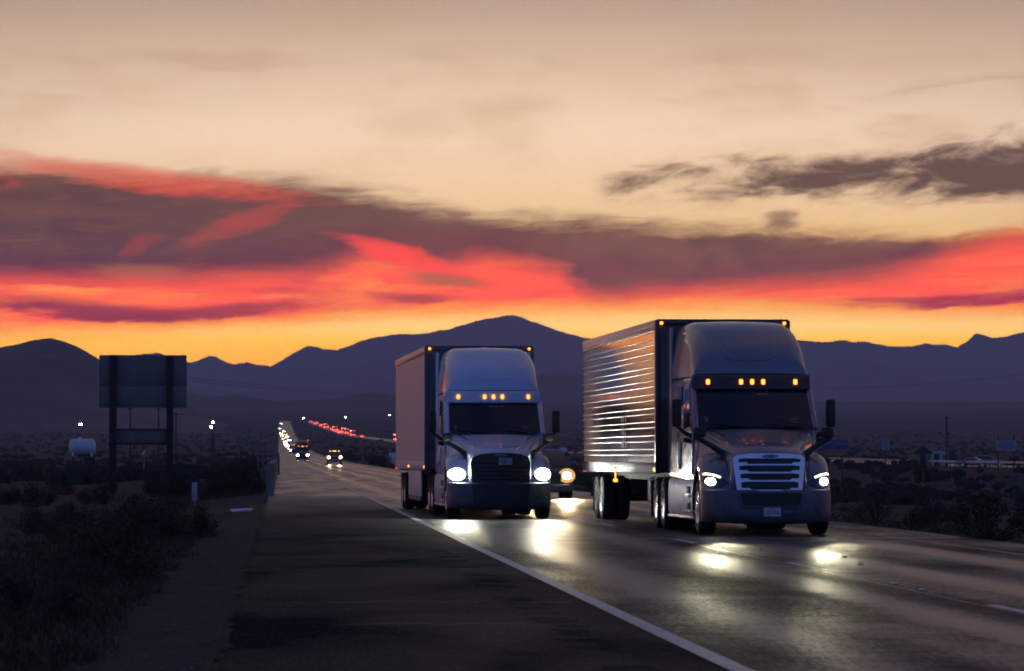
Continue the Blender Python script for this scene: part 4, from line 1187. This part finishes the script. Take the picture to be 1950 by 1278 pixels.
fo = far_car_proto('car', 'distant oncoming car with warm orange headlights on the climbing road', 'car', 'distant warm lit cars', M['head_far_warm'], None)
spots = [(1620, 4.4, 1), (1760, 7.9, 0), (1900, 4.6, 0), (2080, 4.5, 0), (2200, 8.0, 1), (2330, 4.8, 0), (2500, 7.9, 0), (2650, 4.7, 1), (2820, 8.0, 0), (2960, 4.6, 0), (3080, 7.8, 1), (3200, 4.7, 0), (3420, 8.0, 0), (3700, 4.7, 0), (4250, 7.5, 0)]
used = {0: False, 1: False}
for Y, X, w in spots:
    src = fo if w else fw
    o = copy_tree(src) if used[w] else src
    used[w] = True
    o.location = (X - 6 * max(0, (Y - 1500) / 3000), Y, zroad(Y) + .02)

# traffic moving away on the other carriageway: red tail lights
def far_rear_semi(label, group):
    t = thing('semi_truck', label, 'truck', (0, 0, -50), 0, group)
    b = BM(); bx(b, -1.3, 1.3, 0, 15.5, 1.1, 4.1, .03); mk('trailer', b, M['p_grey'], t, 0)
    b = BM(); bx(b, -1.2, 1.2, 16.2, 19.5, 1.0, 3.9, .2); bx(b, -1.0, 1.0, 19.3, 21.6, .7, 1.9, .15); mk('cab', b, M['p_dark'], t, 0)
    for yw in (1.6, 2.9, 14.2, 15.5, 20.4):
        for s in (-1, 1):
            b = BM(); lathe(b, [(0, -.25), (.5, -.25), (.5, .25), (0, .25)], (s * 1.0, yw, .5), 0, 14); mk('wheel', b, M['tyre'], t, 40)
    for s in (-1, 1):
        b = BM(); bx(b, s * 1.0 - .25, s * 1.0 + .25, -.06, -.01, .75, 1.1); mk('tail_light', b, M['tail_far'], t, 0)
        b = BM(); bx(b, s * 1.15 - .1, s * 1.15 + .1, -.05, -.01, 3.9, 4.1); mk('top_marker', b, M['tail_far'], t, 0)
    for y in (.4, 4, 8, 12, 15.2):
        b = BM(); bx(b, -1.36, -1.3, y, y + .35, 1.15, 1.35); mk('side_marker', b, M['tail_far'], t, 0)
        b = BM(); bx(b, -1.36, -1.3, y, y + .3, 3.85, 4.02); mk('upper_side_marker', b, M['mark_far'], t, 0)
    return t
RL = 'line of distant vehicles with red tail lights on the other carriageway'
fr = far_car_proto('car', 'tiny distant car with red tail lights on the other carriageway', 'car', 'distant cars driving away', None, M['tail_far'])
fs = far_rear_semi('distant semi truck outlined by red and amber marker lamps on the other carriageway', 'distant semi trucks driving away')
ys = [4500, 4380, 4280, 4180, 4060, 3960, 3880, 3790, 3700, 3640, 3560, 3490, 3420, 3370, 3320, 3270, 2930, 2560, 2440, 2390, 2320]
first = [True, True]
for k, Y in enumerate(ys):
    semi = Y in (3880, 3560, 3370, 3270, 2560)
    src = fs if semi else fr
    o = src if first[semi] else copy_tree(src)
    first[semi] = False
    o.location = (xfar(Y) + (1.9 if k % 2 else -1.9), Y, zfar(Y) + .02)
    o.rotation_euler = (0, 0, math.atan2(-(xfar(Y + 30) - xfar(Y - 30)), 60))
o = copy_tree(fs); Y = 3060; o.location = (xfar(Y) - 1.9, Y, zfar(Y) + .02); o.rotation_euler = (0, 0, R(1.5))

# ------------------------------------------------------------------ street furniture and structures beside the road
def at_px(px, Y, dz=0.):
    x = P(px, 868, Y).x
    return Vector((x, Y, zground(x, Y) + dz))
# big sign seen from behind
Y = 232; sc_ = Y / FPX
bl = at_px(271, Y)
sg = thing('sign_board', 'tall blank sign board seen from behind on two thick wooden posts', 'sign', bl)
def lx(px): return P(px, 868, Y).x - bl.x
def lz(py): return P(900, py, Y).z - bl.z
for a0, a1, zt_ in ((208, 222, 677), (317, 330, 679)):
    b = BM(); bx(b, lx(a0), lx(a1), -.17, .17, -.6, lz(zt_), .02); mk('post', b, M['wood'], sg)
for y0_, y1_ in ((816.5, 820), (843, 847)):
    b = BM(); bx(b, lx(206.5), lx(331), -.27, -.17, lz(y1_), lz(y0_), .01); mk('cross_beam', b, M['wood'], sg)
for k, (z0_, z1_) in enumerate(((737.5, 677), (777, 738))):
    b = BM(); bx(b, lx(188), lx(355), .18, .23, lz(z0_), lz(z1_), .006); mk('panel', b, M['panelback'], sg)
for k in range(3):
    b = BM(); bx(b, lx(222.5 + 31.6 * k), lx(222.5 + 31.6 * k + 31), .18, .22, lz(843), lz(820), .004); mk('lower_panel', b, M['panelback'], sg)
# bridge parapet
par = thing('bridge_parapet', 'low concrete bridge parapet at the edge of the shoulder', 'parapet', (-.34, 155, 0))
seg = 0; y = 0.
while y < 250:
    ln = 11.8
    v, f = [], []
    b = BM()
    for (xa, za) in (): pass
    prism(b, [(-.14, -.25), (.14, -.25), (.14, .25), (.10, .32), (.10, .95), (.13, 1.02), (.13, 1.16), (-.13, 1.16), (-.13, 1.02), (-.10, .95), (-.10, .3)][::-1], 1, y, y + ln, .012, 1)
    s_ = mk('wall_segment', b, M['conc'], par, 0)
    y += ln + .06
b = BM(); prism(b, [(-.15, -.3), (.15, -.3), (.15, 1.18), (-.15, 1.18)], 1, -.55, -.01, .02); mk('end_pillar', b, M['conc'], par, 0)
# rail of the side road bridge behind
c0 = at_px(513, 330)
rl = thing('bridge_rail', 'pale concrete rail with posts and block end beside the far shoulder', 'railing', c0)
k_ = 330 / FPX; zr = lambda py: P(513, py, 330).z - c0.z
for i in range(5):
    b = BM(); x = (-21 + i * 9.5) * k_; bx(b, x - .07, x + .07, -.1, .1, -.4, zr(864), .01); mk('post', b, M['conc'], rl)
b = BM(); bx(b, -21 * k_, 17 * k_, -.14, .14, zr(867), zr(862), .02); mk('rail', b, M['conc'], rl)
b = BM(); bx(b, -21 * k_, 17 * k_, -.1, .1, zr(879), zr(875), .02); mk('lower_rail', b, M['conc'], rl)
b = BM(); prism(b, [(15 * k_, -.6), (20 * k_, -.6), (19.5 * k_, zr(863)), (16 * k_, zr(860))], 1, -.2, .2, .02); mk('end_block', b, M['conc'], rl)
# marker posts, scraps and stakes near the verge
c0 = hit(370.5, 968)
d_ = thing('delineator_post', 'flat pale blue grey marker post standing in the left verge', 'marker post', c0)
b = BM(); bx(b, -.082, .082, -.012, .012, .22, .78, .01); mk('blade', b, M['steel'], d_)
b = BM(); bx(b, -.018, .018, -.03, -.013, -.2, .76, .006); mk('stake', b, M['steel'], d_)
c0 = hit(459, 976)
sc0 = thing('plastic_scrap', 'curved white plastic scrap lying on the gravel verge', 'debris', c0, R(14))
b = BM(); rows = []
for i in range(9):
    a = R(10 + 160 * i / 8); rows.append([(-.29, -.11 * math.cos(a), .085 * math.sin(a)), (.29, -.11 * math.cos(a), .085 * math.sin(a) + .03)])
grid(b, rows); o = mk('shell', b, M['debris'], sc0, 50); md = o.modifiers.new('thick', 'SOLIDIFY'); md.thickness = .012
b = BM(); bx(b, -.30, -.285, -.1, .1, 0, .06, .005); mk('cut_edge', b, M['black'], sc0)
c0 = hit(453.5, 885)
st0 = tag(mk('wooden_stake', tube(BM(), [(0, 0, -.3), (0, 0, 1.75), (0.02, 0, 2.0)], [.07, .065, .04], 8), vary(mat('raw stake wood', (.22, .13, .07), .8), 5)), 'thin tan wooden stake standing left of the road beyond the parapet', 'stake'); st0.location = c0
# utility poles
def pole(px, top, base, Y, label, arm=0., lampd=None, lean=0., group=None, name='utility_pole', r=.16):
    c = at_px(px, Y)
    h = P(px, top, Y).z - c.z
    t = thing(name, label, 'pole' if not lampd else 'street lamp', c, 0, group)
    b = BM(); tube(b, [(0, 0, -.5), (lean * .5, 0, h * .5), (lean, 0, h)], [r, r * .85, r * .65], 10); mk('pole', b, M['wood'], t)
    if arm:
        b = BM(); bx(b, lean - arm, lean + arm, -.07, .07, h - .45, h - .28); mk('cross_arm', b, M['wood'], t)
        for k in (-1, -.5, .5, 1):
            b = BM(); lathe(b, [(.0, 0), (.05, 0), (.07, .1), (.03, .2), (0, .2)], (lean + arm * k * .93, 0, h - .28), 2, 8); mk('insulator', b, M['steel'], t)
    if lampd:
        dx, dz = lampd
        b = BM(); tube(b, [(lean, 0, h - .3), (lean + dx * .5, 0, h - .05), (lean + dx, 0, h + dz)], .05, 6); mk('lamp_arm', b, M['steel'], t)
        b = BM(); lathe(b, [(0, .12), (.16, .1), (.22, 0), (.14, -.08)], (lean + dx, 0, h + dz), 2, 12); mk('lamp_hood', b, M['steel'], t)
        b = BM(); lathe(b, [(.2, -.02), (.24, -.16), (.12, -.26), (0, -.28)], (lean + dx, 0, h + dz), 2, 12); mk('lamp_globe', b, M['street'], t)
    return t
pole(248, 775, 892, 700, 'dark utility pole seen between the sign posts, nearer the left post', .45)
pole(302, 775, 890, 700, 'dark utility pole seen between the sign posts, close to the right post', .35)
pole(335, 785, 902, 720, 'utility pole with a wide cross arm just right of the sign board', 1.35)
pole(383, 822, 870, 800, 'short bare pole standing left of the two street lamps', 0, None, 0, None, 'bare_pole', .1)
pole(403, 812, 862, 820, 'lower street lamp of the pair lit left of the road', 0, (-.1, 0), 0, None, 'street_lamp')
pole(407, 803, 862, 900, 'taller street lamp of the pair lit left of the road', 0, (-.2, 0), 0, None, 'street_lamp')
pole(152, 807, 870, 900, 'lit street lamp far left above the white tank', 0, (.1, 0), 0, None, 'street_lamp', .06)
pole(1803, 792, 872, 620, 'dark bare pole standing behind the right hand road signs', .3)
# wires
def wire(a, b_, sag, label):
    bm = BM(); pts = []
    for k in range(25):
        t_ = k / 24; p = a.lerp(b_, t_); p.z -= sag * 4 * t_ * (1 - t_); pts.append(p)
    tube(bm, pts, .085, 4)
    tag(mk('power_line', bm, M['frame']), label, 'cable')
wire(P(356, 718, 2400), P(780, 751, 2600), 1.5, 'upper of two power cables crossing left of the white truck')
wire(P(356, 724, 2400), P(780, 756, 2600), 1.5, 'lower of two power cables crossing left of the white truck')
wire(P(1560, 741, 2500), P(1960, 712, 2300), 1.5, 'power cable crossing the mountains right of the silver truck')
# tank on legs
Y = 640; c0 = at_px(157, Y); k_ = Y / FPX
tk = thing('water_tank', 'white horizontal tank raised on dark legs far left', 'tank', c0)
zc = P(157, 851, Y).z - c0.z; rr = 15.5 * k_; hl_ = 25 * k_
b = BM(); lathe(b, [(0, -hl_), (rr * .6, -hl_ + .06), (rr * .9, -hl_ + .25), (rr, -hl_ + .6), (rr, hl_ - .6), (rr * .9, hl_ - .25), (rr * .6, hl_ - .06), (0, hl_)], (0, 0, zc), 0, 32); mk('tank_shell', b, M['tank'], tk, 40)
for x in (-.7, .7):
    b = BM(); bx(b, x * hl_ - .15, x * hl_ + .15, -rr * .8, rr * .8, zc - rr - .25, zc - rr * .55, .02); mk('saddle', b, M['tank'], tk)
    for y in (-rr * .7, rr * .7):
        b = BM(); bx(b, x * hl_ - .1, x * hl_ + .1, y - .1, y + .1, -.5, zc - rr - .2); mk('leg', b, M['wood'], tk)
b = BM(); lathe(b, [(0, 0), (.3, 0), (.3, .25), (0, .3)], (-.4, 0, zc + rr - .03), 2, 14); mk('hatch', b, M['tank'], tk)
b = BM(); bx(b, .2, hl_ * .98, -rr - .05, -rr + .5, zc - rr - .9, zc - rr - .3, .03); mk('valve_box', b, M['wood'], tk)
# a pale leaning reflector board seen between the sign posts
c0 = at_px(273, 420); rb_ = thing('leaning_board', 'small white board tilted on a short post behind the sign', 'board', c0)
zq = P(273, 862, 420).z - c0.z
b = BM(); tube(b, [(0, 0, -.2), (.12, 0, zq)], .04, 6); mk('post', b, M['steel'], rb_)
b = BM(); bx(b, -.23, .23, -.02, .02, -.055, .055, .01); o = mk('board', b, M['debris'], rb_); o.location = (0, -.05, zq); o.rotation_euler = (0, R(-48), 0)
# white road sign seen from behind left of the road
def sign_on_posts(name, label, px0, px1, py0, py1, Y, m, posts, top=None, cat='sign'):
    c = at_px((px0 + px1) / 2, Y); k = Y / FPX
    t = thing(name, label, cat, c)
    w = (px1 - px0) * k / 2; z0 = P(px0, py1, Y).z - c.z; z1 = P(px0, py0, Y).z - c.z
    b = BM(); prism(b, roundrect(-w, w, z0, z1, min(.08, w * .2), 3), 1, -.02, .02); mk('panel', b, m, t, 0)
    for x in posts:
        b = BM(); bx(b, x * w - .07, x * w + .07, .03, .15, -.5, (z1 if top is None else P(px0, top, Y).z - c.z), .01); mk('post', b, M['wood'], t)
    return t, w, z0, z1
sign_on_posts('road_sign', 'plain grey sign panel on two posts left of the distant traffic', 478, 498, 843, 859, 640, M['panelback'], (-.7, .7))
t, w, z0, z1 = sign_on_posts('rest_area_sign', 'blue rest area sign with yellow lower panel right of the silver truck', 1564, 1614, 839, 856, 520, M['signblue'], (-.6, .6))
text('sign_lettering', 'REST AREA', .62, (0.0, -.025, z1 - .38), (R(90), 0, 0), M['signwhite'], t)
b = BM(); prism(b, [(-.18, z0 + .42), (.05, z0 + .42), (.05, z0 + .52), (-.02, z0 + .45), (-.25, z0 + .18), (-.32, z0 + .12), (-.12, z0 + .12), (-.17, z0 + .18), (-.02, z0 + .33)], 1, -.03, -.021); mk('arrow', b, M['signwhite'], t, 0)
b = BM(); prism(b, roundrect(-w, w, z0 - .75, z0 - .04, .06, 3), 1, -.02, .02); mk('yellow_panel', b, M['signyellow'], t, 0)
b = BM(); prism(b, roundrect(-w * .9, w * .9, z0 - .7, z0 - .66, .01, 1), 1, -.024, -.021); mk('panel_rule', b, M['ink'], t, 0)
t, w, z0, z1 = sign_on_posts('speed_limit_sign', 'white speed limit 55 sign on a single post to the right', 1679, 1693.5, 837.5, 857.5, 500, M['signwhite'], (0,))
text('sign_lettering', 'SPEED\nLIMIT', .24, (0, -.024, z1 - .33), (R(90), 0, 0), M['ink'], t)
text('sign_number', '55', .66, (0, -.024, z0 + .40), (R(90), 0, 0), M['ink'], t)
t, w, z0, z1 = sign_on_posts('notice_board', 'wide white notice board on two tall posts at far right', 1897, 1936, 838.5, 858.5, 520, M['signwhite'], (-.79, .78), 829)
for k in range(4):
    b = BM(); x0 = -w * (.55 if k in (0, 3) else .8); z = z1 - .26 - k * .28; x = x0
    while x < -x0:
        q = rnd.uniform(.1, .3); bx(b, x, min(x + q, -x0), -.027, -.021, z - .05, z + .05); x += q + .07
    mk('text_line', b, M['ink'], t, 0, 'stuff')
# sheds and parked cars on the right
def hut(px, Y, w, d, h, label, m, roofm, rise=.5, name='shed'):
    c = at_px(px, Y)
    t = thing(name, label, 'shed', c, R(8))
    b = BM(); bx(b, -w, w, -d, d, -.4, h); mk('wall', b, m, t, 0)
    b = BM(); prism(b, [(-w - .25, h + .003), (w + .25, h + .003), (0, h + rise)], 1, -d - .2, d + .2); mk('roof', b, roofm, t, 0)
    b = BM(); bx(b, -.45, .45, -d - .03, -d + .02, -.3, min(1.95, h - .1)); mk('door', b, M['black'], t, 0)
    b = BM(); bx(b, w * .5, w * .85, -d - .03, -d + .02, h * .45, h * .75); mk('window', b, M['glass'], t, 0)
    return t
hut(1752, 640, 1.4, 1.6, 1.9, 'small ochre walled hut with a dark roof beyond the right carriageway', mat('ochre wall', (.26, .17, .09), .9), M['frame'], 1.2)
hut(1776, 655, 1.9, 2.2, 2.4, 'grey shed with pale flat roof behind the right carriageway', M['steel'], M['panelback'], .22)
build_car('white parked car left of the notice board at far right', 'sedan', at_px(1884, 600).x, 600, R(70), M['p_grey'], None, z=at_px(1884, 600).z)
build_car('white parked suv behind the notice board at far right', 'suv', at_px(1914, 610).x, 610, R(80), M['p_grey'], None, z=at_px(1914, 610).z)
build_car('pale car passing on the other carriageway between the two trucks', 'suv', at_px(1074, 1180).x, 1180, R(175), M['p_white'], None, z=zroad(1180) + .6)
# street lights on the plain
for px, py, Y, lb in ((658, 799, 4900, 'single white lamp on the plain left of the white truck'), (742, 793, 5200, 'white lamp on the plain touching the white trailer in view'), (577.5, 804, 4700, 'white lamp above the end of the climbing road')):
    q = P(px, py, Y); g_ = zground(q.x, Y)
    t = thing('lamp_post', lb, 'street lamp', (q.x, Y, g_))
    hh = max(2.5, q.z - g_)
    b = BM(); tube(b, [(0, 0, -1), (0, 0, hh)], .12, 6); mk('pole', b, M['wood'], t)
    b = BM(); lathe(b, [(0, -.42), (.3, -.3), (.42, 0), (.3, .3), (0, .42)], (0, 0, hh), 2, 12); mk('lamp_globe', b, M['white_far'], t)
# dirt road climbing on the plain
v, f = [], []
for k in range(31):
    px = 640 + 400 * k / 30; Y = 4780 + 1500 * k / 30
    x = P(px, 868, Y).x
    for d in (-14, 14): v.append((x, Y + d, zground(x, Y + d) + .9))
for k in range(30): f.append((2 * k, 2 * k + 2, 2 * k + 3, 2 * k + 1))
pydata('side_road', v, f, M['conc'], kind='structure')

# raised reflectors on the lane line
mrk = None
for k, (px, py) in enumerate(((1608, 1062), (1639, 1076), (1705, 1113), (1757, 1125), (1448, 1046))):
    q = P(px, py, 1.) - Vector((0, 0, CH)); Yq = CH / -(q.z); 
    if mrk is None:
        b = BM(); bx(b, -.032, .032, -.05, .05, 0, .018, .008); mrk = mk('road_stud', b, M['debris'])
        o = mrk
    else: o = mrk.copy(); COL.objects.link(o)
    tag(o, 'small raised white reflector stud on the lane line', 'road stud', 'road studs on the lane line')
    o.location = (q.x * Yq, Yq, .004)

# ------------------------------------------------------------------ desert plants
M['leaf'] = vary(mat('creosote leaf', (.036, .038, .024), .8, 0, .2), 3, .4)
M['leaf2'] = vary(mat('grey sage leaf', (.052, .052, .046), .85, 0, .2), 3, .35)
M['twig'] = vary(mat('dry twig', (.07, .052, .04), .9, 0, .2), 5, .3)
M['straw'] = vary(mat('dry grass', (.06, .052, .034), .9, 0, .2), .8, .4)
def bush_mesh(seed, m, n=46, leaves=620, w=.6):
    r = random.Random(seed)
    bv, bf, lv, lf = [], [], [], []
    ends = []
    for k in range(n):
        a = r.uniform(0, 6.283); e = r.uniform(.12, 1.25)
        L = r.uniform(.55, 1.0)
        d = Vector((math.cos(a) * math.sin(e), math.sin(a) * math.sin(e), math.cos(e)))
        p0 = Vector((math.cos(a) * .08 * r.random(), math.sin(a) * .08 * r.random(), -.05))
        p1 = p0 + d * L * .5 + Vector((r.uniform(-.06, .06), r.uniform(-.06, .06), 0)); p2 = p0 + Vector((d.x * w * 1.25, d.y * w * 1.25, d.z)) * L
        p2.z = max(p2.z, .08)
        for pa, pb, ra, rb in ((p0, p1, .012, .008), (p1, p2, .008, .003)):
            i = len(bv); x = (pb - pa).cross(Vector((0, 0, 1))); x = x.normalized() if x.length > 1e-4 else Vector((1, 0, 0)); y = (pb - pa).normalized().cross(x)
            for q, rr in ((pa, ra), (pb, rb)):
                for t in (0, 2.094, 4.189): bv.append(q + x * math.cos(t) * rr + y * math.sin(t) * rr)
            for t in range(3): bf.append((i + t, i + (t + 1) % 3, i + 3 + (t + 1) % 3, i + 3 + t))
        ends.append((p1, p2))
    for k in range(leaves):
        p1, p2 = r.choice(ends)
        c = p1.lerp(p2, r.uniform(.1, 1.08)) + Vector((r.gauss(0, .05), r.gauss(0, .05), r.gauss(0, .045)))
        c.z = max(c.z, .03)
        s = r.uniform(.012, .032)
        u = Vector((r.gauss(0, 1), r.gauss(0, 1), r.gauss(0, 1))).normalized(); v_ = u.cross(Vector((r.gauss(0, 1), r.gauss(0, 1), r.gauss(0, 1)))).normalized()
        i = len(lv); lv += [c - u * s * 1.6, c + v_ * s * .7, c + u * s * 1.6, c - v_ * s * .7]; lf.append((i, i + 1, i + 2, i + 3))
    b1 = bpy.data.meshes.new('stems'); b1.from_pydata(bv, [], bf); b1.materials.append(M['twig'])
    b2 = bpy.data.meshes.new('leaves'); b2.from_pydata(lv, [], lf); b2.materials.append(m)
    return b1, b2
BUSH = [bush_mesh(11 + k, M['leaf'] if k % 3 else M['leaf2'], 40 + 6 * (k % 3), 900 + 120 * (k % 4), .55 + .08 * (k % 3)) for k in range(9)]
nb = 0
def shrub(c, h, label, group, kind=None, wide=1.):
    global nb
    b1, b2 = BUSH[kind if kind is not None else nb % len(BUSH)]
    nb += 1
    o = link(bpy.data.objects.new('shrub', b1)); tag(o, label, 'shrub', group)
    o.location = c; o.rotation_euler = (0, 0, rnd.uniform(0, 6.28)); o.scale = (h * wide, h * wide, h)
    l = link(bpy.data.objects.new('leaves', b2), o)
    return o
# the ones that can be told apart
for px, py, h, lb, w in ((1665, 995, .85, 'rounded grey green shrub on the right verge nearest the silver truck', 1.15), (1745, 1006, .6, 'low dense shrub on the right verge beside the rounded one', 1.2), (1885, 1030, 1.15, 'large dark shrub at the right edge above the asphalt', 1.2),
        (1712, 960, 1.2, 'tall shrub standing behind the rounded one on the right verge', 1.1), (1830, 985, 1.2, 'dark bushy shrub below the boulder slope at right', 1.1), (1695, 905, 1.6, 'lone dark shrub on the right embankment under the pale kerb', .9), (1713, 903, 1.4, 'flat dark shrub next to the lone one on the right embankment', 1.1),
        (372, 1028, .62, 'dark shrub at the end of the gravel by the marker post', 1.2), (240, 1120, .62, 'round dark shrub halfway down the left verge', 1.25), (490, 938, .9, 'olive shrub touching the near end of the parapet', 1.1), (440, 942, .85, 'grey shrub left of the parapet shrub', 1.2), (205, 1080, .8, 'big shadowed shrub on the left bank below the sign', 1.2)):
    shrub(hit(px, py), h, lb, None, None, w)
for x, y in [(rnd.uniform(-26, -1.95) if rnd.random() < .72 else rnd.uniform(-2.9, -1.9), 26 + 190 * rnd.random() ** 1.25) for _ in range(120)]:
    if -3.4 < x and 100 < y < 152: continue
    if x > -2.2 and y < 60 and rnd.random() < .6: continue
    shrub(Vector((x, y, zground(x, y))), rnd.uniform(.38, .95), 'dark desert shrub in the scrub left of the shoulder', 'shrubs left of the road')
for _ in range(95):
    y = 170 + 560 * rnd.random() ** 1.4; x = -1.6 - (70 * rnd.random() ** 1.5) * y / 400
    shrub(Vector((x, y, zground(x, y))), rnd.uniform(.7, 1.5), 'small scrub bush on the flat beyond the parapet', 'scrub bushes beyond the parapet')
for _ in range(80):
    y = 78 + 420 * rnd.random() ** 1.3; x = 14.6 + (22 + y * .1) * rnd.random() ** 1.3
    shrub(Vector((x, y, zground(x, y))), rnd.uniform(.45, 1.2), 'dark shrub in the dry wash between the carriageways', 'shrubs in the median wash')
# scrub farther out, uncountable
def far_scrub(name, n, xr, yr, seed, avoid):
    r = random.Random(seed); v, f = [], []
    for k in range(n):
        y = yr[0] + (yr[1] - yr[0]) * r.random() ** 1.6
        x = r.uniform(*xr) * (y / 1000 if y > 500 else .5)
        if avoid(x, y): continue
        z = zground(x, y); s = r.uniform(.5, 1.5)
        for q in range(5):
            a = r.uniform(0, 6.28); i = len(v); cx, cyy = x + r.gauss(0, .4) * s, y + r.gauss(0, .4) * s
            hh = z + s * r.uniform(.5, 1.05); dx, dy = math.cos(a) * s * .7, math.sin(a) * s * .7
            v += [(cx - dx * .6, cyy - dy * .6, z - .05), (cx + dx * .6, cyy + dy * .6, z - .05), (cx + dx, cyy + dy, z + (hh - z) * .6), (cx + dx * .2, cyy + dy * .2, hh), (cx - dx * .9, cyy - dy * .9, z + (hh - z) * .7)]
            f.append((i, i + 1, i + 2, i + 3, i + 4))
    return pydata(name, v, f, M['leaf'], kind='stuff')
near_rd = lambda x, y: -2 < x < 14 or abs(x - xfar(y)) < 9
far_scrub('scrub', 5200, (-140, 320), (350, 3600), 5, near_rd)
# dry grass along both verges
def grass(name, n, xf, yr, seed, hgt):
    r = random.Random(seed); v, f = [], []
    for k in range(n):
        y = yr[0] + (yr[1] - yr[0]) * r.random() ** 1.5; x = xf(y, r)
        z = zground(x, y)
        for q in range(7):
            a = r.uniform(0, 6.28); h = hgt * r.uniform(.4, 1.2); i = len(v)
            bx_, by_ = x + r.gauss(0, .04), y + r.gauss(0, .04); lx_, ly_ = math.cos(a) * h * .7, math.sin(a) * h * .7
            wx, wy_ = -math.sin(a) * .006, math.cos(a) * .006
            v += [(bx_ - wx, by_ - wy_, z - .01), (bx_ + wx, by_ + wy_, z - .01), (bx_ + lx_ * .4 + wx * .7, by_ + ly_ * .4 + wy_ * .7, z + h * .65), (bx_ + lx_ * .4 - wx * .7, by_ + ly_ * .4 - wy_ * .7, z + h * .65), (bx_ + lx_, by_ + ly_, z + h)]
            f += [(i, i + 1, i + 2, i + 3), (i + 3, i + 2, i + 4)]
    return pydata(name, v, f, M['straw'], kind='stuff')
grass('dry_grass', 9000, lambda y, r: wav(y) + .15 - abs(r.gauss(0, 2.2)), (24, 210), 3, .13)
grass('verge_grass', 1500, lambda y, r: 13.3 + abs(r.gauss(0, 1.2)), (48, 220), 4, .13)
# loose stones
def stones(name, n, xf, yr, seed, s0, s1, m):
    r = random.Random(seed); v, f = [], []
    ico = BM(); bmesh.ops.create_icosphere(ico, subdivisions=1, radius=1.)
    base = [q.co.copy() for q in ico.verts]; fc = [tuple(q.index for q in fa.verts) for fa in ico.faces]; ico.free()
    for k in range(n):
        y = yr[0] + (yr[1] - yr[0]) * r.random() ** 1.6; x = xf(y, r); s = s0 + (s1 - s0) * r.random() ** 3
        z = zground(x, y) + .02; i = len(v); sq = r.uniform(.45, .8)
        rot = Matrix.Rotation(r.uniform(0, 6.28), 3, 'Z')
        for q in base:
            p = rot @ Vector((q.x * s * (1 + r.uniform(-.25, .25)), q.y * s * (1 + r.uniform(-.25, .25)), q.z * s * sq)); v.append((x + p.x, y + p.y, z + p.z))
        f += [tuple(i + a for a in fa) for fa in fc]
    return pydata(name, v, f, m, kind='stuff')
stones('loose_gravel', 2200, lambda y, r: RX0 - .05 + (wav(y) - RX0 - .3) * r.random(), (24, 158), 8, .006, .03, M['stone'])
stones('verge_gravel', 900, lambda y, r: 12.4 + abs(r.gauss(0, .7)), (45, 200), 9, .015, .06, M['stone'])
stones('shoulder_rubble', 420, lambda y, r: RX0 - .1 + r.random() ** 2 * 1.0, (130, 190), 10, .03, .09, M['black'])
# boulders on the embankment at right
bm_ = []
for k in range(5):
    b = BM(); bmesh.ops.create_icosphere(b, subdivisions=2, radius=.5)
    for v in b.verts:
        v.co *= 1 + noise.noise(v.co * 2.3 + Vector((k * 7, 0, 0))) * .55; v.co.z *= .75
    o = mk('boulder', b, M['stone'], None, 25); bm_.append(o)
for k in range(210):
    px, py = rnd.uniform(1745, 1960), rnd.uniform(902, 962)
    if k >= 5 and px < 1800 and py < 930 and rnd.random() < .6: continue
    c = hit(px, py)
    if k < 5: o = bm_[k]
    else: o = bm_[k % 5].copy(); COL.objects.link(o)
    tag(o, 'blue grey boulder heaped on the right embankment slope', 'boulder', 'boulders on the embankment')
    o.location = c + Vector((0, 0, .06)); o.rotation_euler = (rnd.uniform(-.4, .4), rnd.uniform(-.4, .4), rnd.uniform(0, 6)); q = rnd.uniform(.3, .75); o.scale = (q, q, q)

# ------------------------------------------------------------------ haze
def build_haze():
    bm = BM(); bx(bm, -8800, 8800, -2700, HAZE_END, -9, HAZE_TOP)
    m = bpy.data.materials.new('dusk air'); m.use_nodes = True
    nt = m.node_tree; nt.nodes.clear()
    v = nt.nodes.new('ShaderNodeVolumePrincipled')
    v.inputs['Color'].default_value = (.58, .67, 1., 1)
    v.inputs['Density'].default_value = HZ
    v.inputs['Anisotropy'].default_value = .12
    o = nt.nodes.new('ShaderNodeOutputMaterial'); nt.links.new(v.outputs[0], o.inputs['Volume'])
    mk('haze', bm, m, None, 0, 'stuff')
build_haze()
